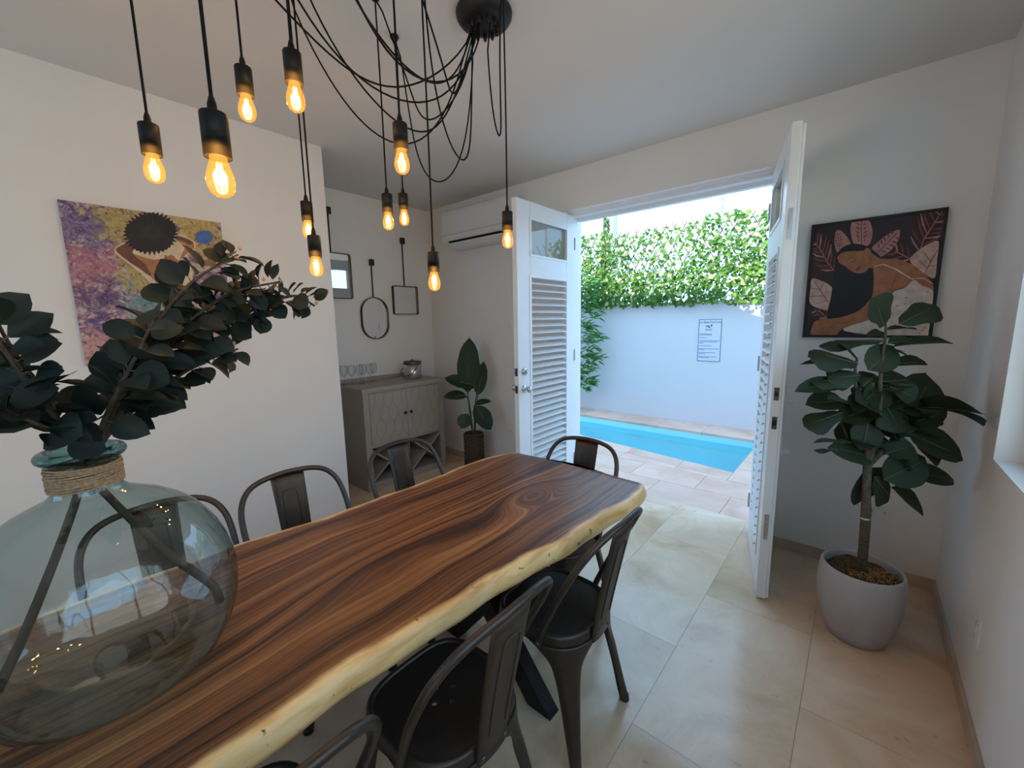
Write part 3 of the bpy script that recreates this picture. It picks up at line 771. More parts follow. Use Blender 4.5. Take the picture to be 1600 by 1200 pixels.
for i in range(NV + 1):
    y = -0.85 + (1.745 + 0.85) * i / NV
    xn, xf = interp(near, y) + wavy(y), interp(far, y) - wavy(y * 1.1 + 2)
    row = [(xn - a, z) for a, z in sec_n]
    xa, xb = row[-1][0], xf + sec_n[-1][0]
    row += [(xa + (xb - xa) * k / NU, 0.0) for k in range(1, NU)]
    row += [(xf + a, z) for a, z in reversed(sec_n)]
    for j, (x, z) in enumerate(row):
        bow = 0.040 * math.exp(-((x + 1.09) / 0.18) ** 2) * max(0, (y - 1.4) / 0.345)
        verts.append((x, y + bow, ZT + z))
        side = z < -0.006
        dn.append(0.0 if (side and j < len(sec_n)) else max(0.0, xn - x)); df.append(0.0 if (side and j >= len(sec_n)) else max(0.0, x - xf))
for i in range(NV):
    for j in range(ring):
        a, b2 = i * ring + j, i * ring + (j + 1) % ring
        faces.append((a, b2, b2 + ring, a + ring))
faces.append(tuple(range(ring))); faces.append(tuple(range(NV * ring, (NV + 1) * ring))[::-1])
me = bpy.data.meshes.new('slab_top'); me.from_pydata(verts, [], faces)
me.polygons.foreach_set('use_smooth', [True] * (len(faces) - 2) + [False] * 2)
for nm, arr in (('d_near', dn), ('d_far', df)):
    at = me.attributes.new(nm, 'FLOAT', 'POINT'); at.data.foreach_set('value', arr)
me.materials.append(M['slab_wood'])
bm = bmesh.new(); bm.from_mesh(me); bmesh.ops.recalc_face_normals(bm, faces=bm.faces[:]); bm.to_mesh(me); bm.free()
put('slab_top', me, tb)
for y in (1.17, -0.35):
    zt = ZT - TH
    for xa, xb, dy in ((-0.84, -1.42, -0.03), (-1.42, -0.84, 0.03)):
        dirv = Vector((xb - xa, 0, zt)).normalized(); nrm = Vector((dirv.z, 0, -dirv.x)) * 0.042
        # cut level with floor and table
        p, q = Vector((xa, y + dy, 0)), Vector((xb, y + dy, zt))
        hx = 0.042 / dirv.z
        vs_ = [(p.x - hx, p.y - 0.029, 0), (p.x + hx, p.y - 0.029, 0), (p.x + hx, p.y + 0.029, 0), (p.x - hx, p.y + 0.029, 0), (q.x - hx, q.y - 0.029, zt), (q.x + hx, q.y - 0.029, zt), (q.x + hx, q.y + 0.029, zt), (q.x - hx, q.y + 0.029, zt)]
        MB().add(vs_, [(3, 2, 1, 0), (4, 5, 6, 7), (0, 1, 5, 4), (1, 2, 6, 5), (2, 3, 7, 6), (3, 0, 4, 7)]).build('leg', 'black_metal', tb)
    MB().box(-1.48, -0.80, y - 0.06, y + 0.06, zt - 0.006, zt).build('mounting_plate', 'black_metal', tb)
at_world(tb)

# ------------------------------------------------------------------ metal chairs: local front = +y
def seat_outline(hw, hf, hb, n=40):
    pts = []
    for k in range(n):
        a = 2 * PI * k / n; c, s = math.cos(a), math.sin(a)
        e = 2 / 3.6 if s > 0 else 2 / 2.7
        pts.append((hw * math.copysign(abs(c) ** e, c), (hf if s > 0 else hb) * math.copysign(abs(s) ** e, s)))
    return pts
def make_chair():
    t = thing('metal_chair', 'x', 'chair')
    # seat pan with its drainage holes
    cu = bpy.data.curves.new('seat', 'CURVE'); cu.dimensions = '2D'; cu.fill_mode = 'BOTH'; cu.extrude = 0.003
    loops = [seat_outline(0.172, 0.172, 0.172)]
    for hx, hy in ((0.035, 0.0), (-0.035, 0.0), (0, 0.035), (0, -0.035)):
        loops.append([(hx + 0.0078 * math.cos(a * PI / 5), hy + 0.0078 * math.sin(a * PI / 5)) for a in range(10)])
    for lp in loops:
        sp = cu.splines.new('POLY'); sp.points.add(len(lp) - 1); sp.use_cyclic_u = True
        for p, q in zip(sp.points, lp): p.co = (q[0], q[1], 0, 1)
    o = bpy.data.objects.new('seat_curve', cu); C.objects.link(o)
    me = bpy.data.meshes.new_from_object(o.evaluated_get(bpy.context.evaluated_depsgraph_get())); bpy.data.objects.remove(o)
    for v in me.vertices: v.co.z += 0.440
    me.name = 'seat'; me.materials.clear(); me.materials.append(M['gunmetal'])
    put('seat', me, t)
    # rolled rim and apron
    rows = []
    for off, z in ((-0.004, 0.441), (0.000, 0.449), (0.006, 0.451), (0.012, 0.447), (0.014, 0.438), (0.014, 0.415), (0.012, 0.404), (0.010, 0.403)):
        rows.append([Vector((p[0], p[1], z)) for p in seat_outline(0.172 + off, 0.172 + off, 0.172 + off)])
    MB().grid(rows, True, True).build('apron', 'gunmetal', t)
    # pressed legs
    for sx in (-1, 1):
        for sy in (-1, 1):
            tq = 0.100 if sy < 0 else 0.106; top = Vector((sx * tq, sy * tq, 0.415)); foot = Vector((sx * 0.183, sy * (0.205 if sy < 0 else 0.19), 0.0))
            outd = math.atan2(sy, sx); rows = []
            def outl(ang):
                c, q = math.cos(ang), math.sin(ang); e = 2 / 3.6 if q > 0 else 2 / 2.7
                return Vector((0.187 * math.copysign(abs(c) ** e, c), 0.187 * math.copysign(abs(q) ** e, q), 0))
            for i in range(19):
                s = (i / 18) ** 1.25; cc = top.lerp(foot, s); z = 0.412 * (1 - s)
                rr = 0.0165 + 0.040 * (1 - s) ** 1.25
                g = 0.42 + 0.58 * max(0.0, 1 - s / 0.30) ** 2.4
                bl2 = min(1.0, s / 0.42); bl2 = bl2 * bl2 * (3 - 2 * bl2)
                row = []
                for j in range(15):
                    u = -1 + 2 * j / 14; ar = outd + u * (1.25 + 1.5 * s ** 4)
                    p1 = outl(outd + u * g * PI / 4) * (1 + 0.10 * s)
                    p2 = Vector((cc.x + math.cos(ar) * rr, cc.y + math.sin(ar) * rr, 0))
                    p = p1.lerp(p2, bl2); p.z = z
                    row.append(p)
                rows.append(row)
            mb = MB().grid(rows)
            lg = mb.build('leg', 'gunmetal', t)
            sd = lg.modifiers.new('thickness', 'SOLIDIFY'); sd.thickness = 0.0025; sd.offset = -1
            f2 = foot.copy()
            MB().lathe([(0.0, 0.0), (0.0155, 0.0), (0.0165, 0.003), (0.0165, 0.022), (0.0, 0.024)], 10, (f2.x, f2.y, 0)).build('foot_cap', 'black_metal', lg)
    # arched back tube
    half = [(0.190, -0.055, 0.415), (0.199, -0.085, 0.49), (0.210, -0.130, 0.59), (0.214, -0.178, 0.685), (0.204, -0.218, 0.762), (0.171, -0.248, 0.815), (0.112, -0.266, 0.842), (0.0, -0.276, 0.852)]
    path = half + [(-x, y, z) for x, y, z in reversed(half[:-1])]
    MB().tube(catmull(path, 5), 0.0115, 9).build('back_tube', 'gunmetal', t)
    # splat
    def sp_pt(u, v):
        s = v; y = -0.188 - 0.088 * s ** 1.15; z = 0.395 + (0.845 - 0.395) * s
        w_ = 0.056 + 0.014 * s
        return Vector((u * w_, y - 0.010 * (1 - u * u) * 0.6, z))
    rows = [[sp_pt(u / 6, v / 10) + Vector((0, 0.007 if abs(u) == 6 else 0, 0)) for u in range(-6, 7)] for v in range(11)]
    spl = MB().grid(rows).build('splat', 'gunmetal', t)
    sd = spl.modifiers.new('thickness', 'SOLIDIFY'); sd.thickness = 0.003; sd.offset = 0
    for sgn in (1, -1):
        rib = [sp_pt(-0.50, 0.20), sp_pt(-0.50, 0.5), sp_pt(-0.44, 0.78), sp_pt(-0.36, 0.835), sp_pt(0, 0.845), sp_pt(0.36, 0.835), sp_pt(0.44, 0.78), sp_pt(0.50, 0.5), sp_pt(0.50, 0.20)]
        MB().tube([p + Vector((0, sgn * 0.002, 0)) for p in catmull(rib, 3)], 0.0028, 6).build('embossed_rib', 'gunmetal', spl)
    for sx in (-1, 1):
        b_ = MB().lathe([(0.007, 0), (0.007, 0.003), (0.004, 0.006), (0, 0.006)], 10)
        p = sp_pt(sx * 0.72, 0.055)
        b_.v = [(p.x + q[0], p.y - q[2] - 0.001, p.z + q[1]) for q in b_.v]; b_.build('bolt', 'dark_steel', t)
        b_ = MB().lathe([(0.007, 0), (0.007, 0.003), (0.004, 0.006), (0, 0.006)], 10)
        b_.v = [(sx * (0.200 + q[2]), -0.060 + q[0], 0.425 + q[1]) for q in b_.v]; b_.build('bolt', 'dark_steel', t)
    return t
CH = [((-0.815, 1.195), PI / 2, 'dark metal chair on the near table side, closest to the fig tree'),
      ((-0.835, 0.655), PI / 2, 'dark metal chair with pierced seat, middle one along the near table edge'),
      ((-0.850, 0.130), PI / 2, 'dark metal chair cut by the bottom frame edge, only its back corner showing'),
      ((-1.650, 0.690), -PI / 2, 'dark metal chair standing in front of the bare left wall'),
      ((-1.640, 1.262), -PI / 2, 'dark metal chair in front of the wine cabinet'),
      ((-1.115, 1.670), PI, 'dark metal chair at the head of the table, before the pool'),
      ((-1.690, 0.235), -PI / 2, 'dark metal chair mostly hidden behind the glass vase')]
ch0 = make_chair()
for i, ((x, y), rz, lab) in enumerate(CH):
    o = ch0 if i == 0 else copy_tree(ch0)
    o['label'] = lab; o['group'] = 'metal chairs around the slab table'
    o.location = (x, y, 0); o.rotation_euler = (0, 0, rz)

# ------------------------------------------------------------------ pendant lamps
can = thing('ceiling_canopy', 'black domed ceiling canopy gathering all the lamp cords', 'ceiling mount', (-1.255, 1.345, HT))
MB().lathe([(0.0, 0.0), (0.108, 0.0), (0.112, -0.008), (0.110, -0.022), (0.100, -0.036), (0.080, -0.046), (0.05, -0.051), (0.0, -0.052)], 36).build('dome', 'black_metal', can)
for k in range(11):
    a = 2 * PI * k / 11
    MB().lathe([(0.008, -0.045), (0.008, -0.066), (0.005, -0.074), (0.0035, -0.074)], 8, (0.055 * math.cos(a), 0.055 * math.sin(a), 0)).build('cord_grip', 'black_metal', can)
# socket foot pixel, distance, lowest pixel of the swagged cord, label
PEND = [((238, 243), 1.03, 136, 'glowing filament pendant bulb left of all, above the floral canvas'),
        ((341, 247), 0.72, 128, 'largest and nearest glowing filament pendant bulb'),
        ((384, 150), 1.14, 160, 'glowing filament pendant bulb, small and high beside the biggest one'),
        ((460, 131), 1.03, 130, 'highest glowing filament pendant bulb, over the left wall edge'),
        ((481, 346), 1.60, 225, 'glowing filament pendant bulb half hidden by the lower one at the wall edge'),
        ((493, 402), 1.43, 206, 'lower glowing filament pendant bulb at the left wall edge'),
        ((627, 235), 1.20, 146, 'glowing filament pendant bulb hanging highest in the middle cluster'),
        ((606, 333), 1.66, 187, 'glowing filament pendant bulb, left of the distant pair before the mirrors'),
        ((631, 329), 1.87, 284, 'smallest glowing filament pendant bulb, right of the distant pair'),
        ((678, 426), 1.50, 250, 'glowing filament pendant bulb hanging lowest over the table'),
        ((793, 361), 1.62, 212, 'glowing filament pendant bulb in front of the open door leaf')]
R_S = 0.0212
def projpx(P):
    v = Vector(P) - Vector((0, 0, HC)); d = v.dot(FWD); return 800 + FPX * v.dot(RIGHT) / d, 600 - FPX * v.dot(UP) / d
for i, ((px, py), d, low, lab) in enumerate(PEND):
    p = atd(px, py, d)                      # foot of the socket
    L = thing('pendant_lamp', lab, 'lamp', p, 0, 'filament pendant lamps over the table')
    hk = Vector((p.x, p.y, HT)); Hs = 0.072
    a = 2 * PI * i / 11
    # the gathered end sits nearest to where the cord comes from
    a = math.atan2(hk.y - 1.345, hk.x + 1.255) + (i % 3 - 1) * 0.35
    en = Vector((-1.255 + 0.052 * math.cos(a), 1.345 + 0.052 * math.sin(a), HT - 0.070))
    def swag(sag):
        pts = []
        for k in range(29):
            t = k / 28; q = hk.lerp(en, t); s_ = 4 * t * (1 - t)
            s_ = s_ ** 0.85 * (0.85 + 0.3 * t)
            q.z -= sag * s_ + 0.012 * math.sin(t * PI); q.x += 0.02 * math.sin(t * 7 + i); q.y += 0.02 * math.sin(t * 5 + 2 * i) * (1 - t) * t * 4
            pts.append(q)
        pts[0] = hk + Vector((0, 0, -0.012)); pts[-1] = en
        return pts
    lo, hi = 0.02, 0.95
    for _ in range(22):
        mid = (lo + hi) / 2
        if max(projpx(q)[1] for q in swag(mid) if (q - Vector((0, 0, HC))).dot(FWD) > 0.15) < low: lo = mid
        else: hi = mid
    path = [Vector((p.x, p.y, p.z + Hs + 0.02)) - p, Vector((p.x + 0.002, p.y, (p.z + HT) / 2)) - p, hk - p + Vector((0, 0, -0.02))]
    MB().tube(catmull(path, 4), 0.0031, 7).build('cord', 'black_cord', L)
    MB().tube([q - p for q in swag(lo)], 0.0031, 7).build('swag_cord', 'black_cord', L)
    MB().lathe([(0.0, 0.0), (0.017, 0.0), (0.019, -0.006), (0.014, -0.016), (0.006, -0.022), (0.0, -0.022)], 14, tuple(hk - p)).build('ceiling_hook', 'black_metal', L)
    s_ = MB().lathe([(0.0, 0.002), (R_S * 0.92, 0.002), (R_S, 0.0), (R_S, Hs - 0.002), (R_S * 0.95, Hs), (0.010, Hs + 0.001), (0.008, Hs + 0.004), (0.0075, Hs + 0.014), (0.0042, Hs + 0.026), (0.0, Hs + 0.026)], 24).build('socket', 'black_socket', L)
    bp_ = [(0.013, 0.004), (0.0135, -0.004), (0.0165, -0.014), (0.0205, -0.026), (0.0222, -0.037), (0.0212, -0.048), (0.0170, -0.058), (0.0095, -0.064), (0.0, -0.066)]
    bu = MB().lathe(bp_, 20).build('bulb', 'bulb_glass', L)
    fl_ = MB()
    for q in range(4):
        an = PI / 4 + q * PI / 2
        fl_.tube([(0.0035 * math.cos(an), 0.0035 * math.sin(an), -0.008), (0.0065 * math.cos(an), 0.0065 * math.sin(an), -0.044)], 0.0011, 5)
    fl_.build('filament', 'filament', bu)
    pl = bpy.data.lights.new('bulb_light', 'POINT'); pl.energy = 1.35; pl.color = (1.0, 0.62, 0.28); pl.shadow_soft_size = 0.012
    lo_ = bpy.data.objects.new('bulb_light', pl); C.objects.link(lo_); lo_.parent = L; lo_.location = (0, 0, -0.028)

# ------------------------------------------------------------------ vase with eucalyptus
VX, VY = -1.175, 0.048
vz = thing('glass_vase', 'big green-tinted glass bottle vase with twine collar on the table', 'vase', (VX, VY, ZT))
PV = [(0.0, 0.012), (0.06, 0.006), (0.12, 0.0), (0.148, 0.003), (0.172, 0.016), (0.192, 0.036), (0.208, 0.062), (0.219, 0.090), (0.227, 0.122), (0.2305, 0.155), (0.231, 0.185), (0.227, 0.215), (0.219, 0.245), (0.207, 0.275), (0.192, 0.305), (0.172, 0.335), (0.146, 0.362), (0.114, 0.385), (0.084, 0.400), (0.063, 0.411), (0.054, 0.422), (0.0515, 0.44), (0.052, 0.47), (0.056, 0.486)]
bodyv = MB(); n = 72; rows = []
for r, z in PV:
    rows.append([Vector((r * (1 + 0.010 * math.sin(2 * a + 1 + z * 4) + 0.006 * math.sin(5 * a + z * 9)) * math.cos(a), r * (1 + 0.008 * math.sin(3 * a + z * 7)) * math.sin(a), z)) for a in [2 * PI * k / n for k in range(n)]])
bodyv.grid(rows, True, True).build('body', 'vase_glass', vz)
MB().lathe([(0.056 + 0.0115 * math.cos(a), 0.496 + 0.0115 * math.sin(a)) for a in [2 * PI * k / 12 for k in range(13)]], 48).build('rim', 'vase_rim_glass', vz)
for k in range(11):
    z = 0.432 + k * 0.0042; r = 0.0550 + 0.0008 * math.sin(k * 2.3)
    MB().tube([(r * math.cos(a), r * math.sin(a), z + 0.0012 * math.sin(a * 2 + k)) for a in [2 * PI * q / 40 for q in range(40)]], 0.0026, 5, closed=True).build('twine_wrap', 'twine', vz)

rng = random.Random(21)
eu = [leaf_mesh('leaf', 'eucalyptus_leaf', oval, 1.0, 0.10, 0.12), leaf_mesh('leaf', 'eucalyptus_leaf', oval, 0.85, 0.18, 0.30), leaf_mesh('leaf', 'eucalyptus_leaf', [(0, 0.05), (0.15, 0.5), (0.35, 0.9), (0.55, 1.0), (0.78, 0.65), (1, 0.0)], 0.75, 0.15, 0.2)]
budm = MB().lathe([(0, -0.5), (0.35, -0.3), (0.5, 0), (0.35, 0.3), (0, 0.5)], 8).mesh('bud', 'bud')
neck = Vector((VX, VY, ZT + 0.455))
def branch(label, pix, inside, size0, size1, pairs, buds=0, lift=0.0):
    pts = [atd(*q) for q in pix]
    root = Vector(inside[-1]) if inside else neck
    full = [Vector(q) for q in reversed(inside)] + [neck + Vector((rng.uniform(-0.012, 0.012), rng.uniform(-0.012, 0.012), 0.0))] + pts
    b_ = thing('eucalyptus_branch', label, 'branch', full[0], 0, 'eucalyptus branches in the glass vase')
    o = full[0]
    cm = catmull(full, 6); k = len(cm)
    MB().tube([q - o for q in cm], [(0.0085 if len(inside) > 1 else 0.0058) * (1 - 0.8 * j / k) + 0.0008 for j in range(k)], 7).build('stem', 'twig', b_)
    vis = catmull([full[len(inside)]] + pts, 10); m_ = len(vis)
    for j in range(pairs):
        t = 0.30 + 0.70 * (j + 0.3) / pairs; idx = min(int(t * (m_ - 1)), m_ - 2)
        c = vis[idx]; tan = (vis[idx + 1] - vis[idx]).normalized(); sz = size0 + (size1 - size0) * ((t - 0.3) / 0.7)
        side = tan.cross(-FWD).normalized(); ph = rng.uniform(-1.0, 1.0)
        for s in (-1, 1):
            dv = (side * s * math.cos(ph) + FWD * math.sin(ph) * s * 0.7 + tan * rng.uniform(0.1, 0.7) + Vector((0, 0, rng.uniform(-0.15, 0.25)))).normalized()
            pet = 0.008 + 0.008 * rng.random(); z_ = sz * rng.uniform(0.8, 1.2)
            nrm = -FWD * rng.uniform(0.1, 1.0) + Vector((rng.uniform(-0.7, 0.7), rng.uniform(-0.7, 0.7), rng.uniform(0.2, 1.0)))
            leaf_at(rng.choice(eu), b_, c + dv * pet, c + dv * (pet + z_), nrm, z_ * rng.uniform(0.8, 1.0), origin=o)
            if rng.random() < 0.5: MB().tube([c - o, c + dv * pet * 1.2 - o], 0.0011, 4).build('leaf_stalk', 'twig_green', b_)
    for j in range(buds):
        c = vis[-1 - j * 3]; s = 0.008
        ob = put('bud', budm, b_); ob.location = c - o + Vector((rng.uniform(-.012, .012), rng.uniform(-.012, .012), rng.uniform(0, 0.015))); ob.scale = (s, s, s * 1.3)
    return b_
zb_ = ZT
inR = [(VX + 0.02, VY + 0.03, ZT + 0.39), (VX + 0.06, VY + 0.075, ZT + 0.30), (VX + 0.085, VY + 0.11, ZT + 0.24), (VX + 0.115, VY + 0.155, ZT + 0.175), (VX + 0.120, VY + 0.165, ZT + 0.13)]
inL = [(VX - 0.005, VY - 0.02, ZT + 0.40), (VX - 0.02, VY - 0.065, ZT + 0.28), (VX - 0.03, VY - 0.12, ZT + 0.15), (VX - 0.03, VY - 0.165, ZT + 0.06)]
sh = [(VX + 0.004, VY + 0.006, ZT + 0.41)]
branch('eucalyptus branch reaching furthest right, tips beside the wall edge', [(166, 680, .84), (205, 622, .85), (265, 560, .88), (335, 515, .92), (405, 480, .96), (460, 462, .99), (492, 478, 1.01)], inR, 0.064, 0.036, 26, 3)
branch('eucalyptus branch rising steepest across the floral canvas', [(158, 680, .84), (190, 600, .82), (235, 520, .82), (285, 455, .84), (330, 420, .87), (372, 398, .90)], sh, 0.066, 0.044, 20, 2)
branch('eucalyptus branch arching low on the right side of the vase', [(168, 680, .85), (215, 635, .87), (275, 590, .89), (330, 560, .92), (372, 545, .95)], sh, 0.060, 0.036, 17, 1)
branch('eucalyptus branch in the thick middle of the bunch', [(160, 680, .83), (195, 610, .82), (250, 545, .83), (310, 490, .86), (370, 455, .90), (438, 440, .94)], sh, 0.068, 0.038, 24, 2)
branch('eucalyptus branch curving through the centre, its tip dipping over the bare wall', [(162, 680, .86), (210, 605, .87), (265, 540, .88), (325, 490, .90), (380, 470, .93), (425, 490, .96)], sh, 0.064, 0.040, 20, 1)
branch('short eucalyptus branch with broad leaves just above the vase', [(155, 680, .80), (170, 640, .77), (195, 590, .75), (215, 550, .74), (240, 500, .75)], sh, 0.062, 0.054, 10)
branch('eucalyptus branch bending left with big leaves cut by the frame', [(118, 690, .80), (85, 650, .75), (45, 600, .70), (5, 545, .66), (-30, 500, .64)], inL, 0.070, 0.066, 12)
branch('eucalyptus branch lying lowest over the left vase rim', [(112, 692, .80), (75, 670, .74), (30, 650, .69), (-20, 625, .65)], sh, 0.074, 0.070, 8)
branch('upright eucalyptus branch with long pointed leaves at the left frame edge', [(115, 690, .80), (80, 640, .76), (45, 585, .72), (10, 530, .69), (-15, 480, .68)], sh, 0.056, 0.046, 10)

# ------------------------------------------------------------------ fiddle leaf fig
FX, FY = 0.085, 2.385
fg = thing('fiddle_leaf_fig', 'fiddle leaf fig tree in a rounded grey pot by the right corner', 'potted plant', (FX, FY, 0))
MB().lathe([(0.0, 0.0), (0.098, 0.0), (0.106, 0.004), (0.122, 0.04), (0.142, 0.10), (0.156, 0.17), (0.162, 0.235), (0.161, 0.29), (0.154, 0.345), (0.150, 0.352), (0.143, 0.352), (0.141, 0.345), (0.147, 0.31), (0.148, 0.28)], 48).build('pot', 'pot_grey', fg)
rows = []
for i in range(8):
    r = 0.147 * i / 7; rows.append([Vector((r * math.cos(a), r * math.sin(a), 0.312 + 0.012 * math.sin(a * 3 + r * 60) + 0.008 * math.sin(a * 7 + r * 130))) for a in [2 * PI * k / 36 for k in range(36)]])
MB().grid(rows, True, True).build('soil', 'soil', fg)
cm_ = MB()
for k in range(150):
    a = rng.uniform(-1.9, 0.6); r = rng.uniform(0.03, 0.135); p = Vector((r * math.cos(a), r * math.sin(a), 0.322 + rng.uniform(0, 0.012))); dv = Vector((rng.uniform(-1, 1), rng.uniform(-1, 1), rng.uniform(-0.2, 0.35))).normalized() * 0.035
    cm_.tube([p, p + dv * 0.5 + Vector((0, 0, 0.005)), p + dv], 0.0018, 4)
cm_.build('coir_mulch', 'coir', fg, kind='stuff')
FO = Vector((FX, FY, 0))
def fp(cx, cy, dd=0.0): return atd(1240 + cx / 3.334, 460 + cy / 3.334, 1.80 + dd)
tr0 = Vector((FX + 0.0, FY - 0.01, 0.30))
tpts = [tr0, fp(375, 1170), fp(380, 1000), fp(385, 880)]
MB().tube([q - FO for q in catmull(tpts, 4)], [0.0185] * 6 + [0.016] * 7, 10).build('trunk', 'bark', fg)
MB().lathe([(0.0182, -0.004), (0.0205, -0.003), (0.0205, 0.003), (0.0182, 0.004)], 12, tuple(fp(372, 1165) - FO)).build('tie', 'steel', fg)
brs = [[(385, 890, 0), (380, 760, 0), (350, 600, 0.02), (320, 440, 0.03), (330, 330, 0.03)], [(388, 890, 0), (430, 740, -0.02), (450, 560, -0.03), (455, 400, 0.0), (480, 200, 0.0), (475, 140, 0)], [(390, 890, 0), (450, 830, 0.02), (530, 740, 0.02), (620, 620, 0.02), (680, 540, 0.02)], [(385, 890, 0), (330, 850, 0.04), (290, 760, 0.05), (240, 640, 0.06)]]
for b_ in brs:
    q = catmull([fp(*t) for t in b_], 5); MB().tube([p - FO for p in q], [0.012 - 0.008 * k / len(q) for k in range(len(q))], 7).build('branch', 'bark', fg)
fiddle = [(0, 0.04), (0.10, 0.42), (0.28, 0.62), (0.42, 0.66), (0.6, 0.95), (0.75, 1.0), (0.9, 0.78), (1, 0.15)]
fm_ = [leaf_mesh('leaf', 'fig_leaf', fiddle, 1.0, 0.12, 0.18, 0.012, 8), leaf_mesh('leaf', 'fig_leaf', fiddle, 1.0, -0.10, 0.30, 0.016, 8), leaf_mesh('leaf', 'fig_leaf', oval, 1.0, 0.10, 0.22, 0.014, 8)]
# stalk, tip (both in the drawing of the crown), width, how much it faces the viewer
FL = [(470, 165, 430, 25, .12, .8), (550, 155, 762, 42, .085, .6), (490, 185, 645, 165, .035, .2), (480, 215, 378, 200, .05, .6), (470, 240, 148, 232, .06, .4), (490, 255, 630, 230, .05, .4),
      (520, 270, 832, 232, .055, .4), (500, 280, 602, 297, .03, .3), (390, 395, 535, 262, .085, .8), (470, 370, 698, 340, .055, .5), (335, 360, 128, 300, .085, .6), (310, 375, 40, 340, .045, .4),
      (335, 345, 248, 250, .03, .5), (345, 420, 212, 430, .075, .7), (290, 470, 22, 482, .065, .6), (335, 500, 573, 452, .07, .6), (300, 470, 115, 435, .05, .5), (260, 555, 76, 560, .075, .6),
      (310, 575, 190, 535, .04, .4), (255, 615, 76, 672, .075, .7), (400, 600, 245, 640, .085, .7), (370, 690, 547, 630, .04, .4), (540, 740, 735, 402, .15, .9), (650, 590, 1032, 580, .075, .7),
      (790, 600, 1003, 656, .03, .3), (640, 660, 768, 620, .06, .5), (600, 690, 826, 735, .06, .5), (540, 560, 640, 515, .09, .7), (500, 770, 240, 700, .10, .8), (420, 850, 200, 790, .08, .7),
      (300, 770, 108, 760, .02, .2), (225, 810, 124, 796, .02, .3), (590, 720, 908, 850, .10, .7), (630, 770, 782, 866, .08, .8), (470, 965, 705, 850, .105, .9), (600, 935, 862, 955, .07, .6),
      (375, 905, 400, 1100, .15, .95), (420, 950, 532, 1085, .09, .7), (510, 1005, 715, 1152, .06, .7), (455, 600, 350, 545, .09, .5), (420, 540, 520, 600, .08, .5), (430, 720, 540, 650, .09, .6),
      (430, 640, 570, 700, .10, .6), (400, 760, 480, 860, .11, .7), (520, 600, 640, 560, .09, .6), (480, 830, 620, 780, .09, .7), (360, 480, 440, 400, .07, .5), (560, 760, 520, 600, .09, .5)]
rf = random.Random(4)
for k in range(22):
    a, b2 = rf.uniform(380, 560), rf.uniform(420, 820); an = rf.uniform(0, 2 * PI); l_ = rf.uniform(110, 190)
    FL.append((a, b2, a + l_ * math.cos(an), b2 + l_ * 0.7 * math.sin(an) + 30, rf.uniform(.06, .10), rf.uniform(.3, .8)))
for k, (a, b2, c, d, wd, fc_) in enumerate(FL):
    dd = rng.uniform(-0.05, 0.07); B = fp(a, b2, dd * 0.3); Tp = fp(c, d, dd + rng.uniform(-0.05, 0.05))
    while Tp.x > 0.375: Tp = Tp + (Vector((0, 0, HC)) - Tp) * 0.01
    nrm = -FWD * fc_ + Vector((rng.uniform(-.2, .2), rng.uniform(-.2, .2), 1.05 - fc_ + 0.2))
    leaf_at(fm_[2 if fc_ >= 0.9 else k % 3], fg, B, Tp, nrm, wd * 1.5, origin=FO)
    mid = B.lerp(Tp, 0.12); 
    MB().tube([B - FO, mid - FO, B.lerp(Tp, 0.8) + Vector((0, 0, -0.004)) - FO], [0.003, 0.0025, 0.001], 5).build('midrib', 'twig_green', fg)

# ------------------------------------------------------------------ cabinet
CX0, CX1, CY0, CY1, CZ = -3.765, -3.275, 1.845, 2.745, 0.944
cb = thing('wine_cabinet', 'grey two-door wine cabinet with lattice fronts in the alcove', 'cabinet', ((CX0 + CX1) / 2, (CY0 + CY1) / 2, 0))
MB().box(CX0, CX1, CY0, CY0 + 0.03, 0.0, CZ - 0.035).build('side_panel', 'cabinet_paint', cb)
MB().box(CX0, CX1, CY1 - 0.03, CY1, 0.0, CZ - 0.035).build('side_panel', 'cabinet_paint', cb)
MB().box(CX0, CX0 + 0.012, CY0 + 0.03, CY1 - 0.03, 0.06, CZ - 0.035).build('back_panel', 'cabinet_dark', cb)
MB().box(CX0 - 0.005, CX1 + 0.015, CY0 - 0.012, CY1 + 0.012, CZ - 0.035, CZ, 0.004).build('top', 'cabinet_paint', cb)
MB().box(CX0 - 0.005, CX0 + 0.015, CY0 - 0.012, CY1 + 0.012, CZ, CZ + 0.036, 0.003).build('gallery_rail', 'cabinet_paint', cb)
fr_ = MB().box(CX1 - 0.02, CX1, CY0 + 0.03, CY0 + 0.055, 0.06, CZ - 0.035).box(CX1 - 0.02, CX1, CY1 - 0.055, CY1 - 0.03, 0.06, CZ - 0.035).box(CX1 - 0.02, CX1, CY0 + 0.055, CY1 - 0.055, CZ - 0.05, CZ - 0.035)
fr_.build('face_frame', 'cabinet_paint', cb)
ZS = 0.415
MB().box(CX0 + 0.012, CX1 - 0.004, CY0 + 0.03, CY1 - 0.03, ZS - 0.02, ZS).build('shelf', 'cabinet_paint', cb)
MB().box(CX0 + 0.012, CX1 - 0.004, CY0 + 0.03, CY1 - 0.03, 0.05, 0.07).build('shelf', 'cabinet_paint', cb)
MB().box(CX1 - 0.03, CX1 - 0.012, CY0 + 0.03, CY1 - 0.03, 0.0, 0.05).build('plinth', 'cabinet_paint', cb)
ym = (CY0 + CY1) / 2
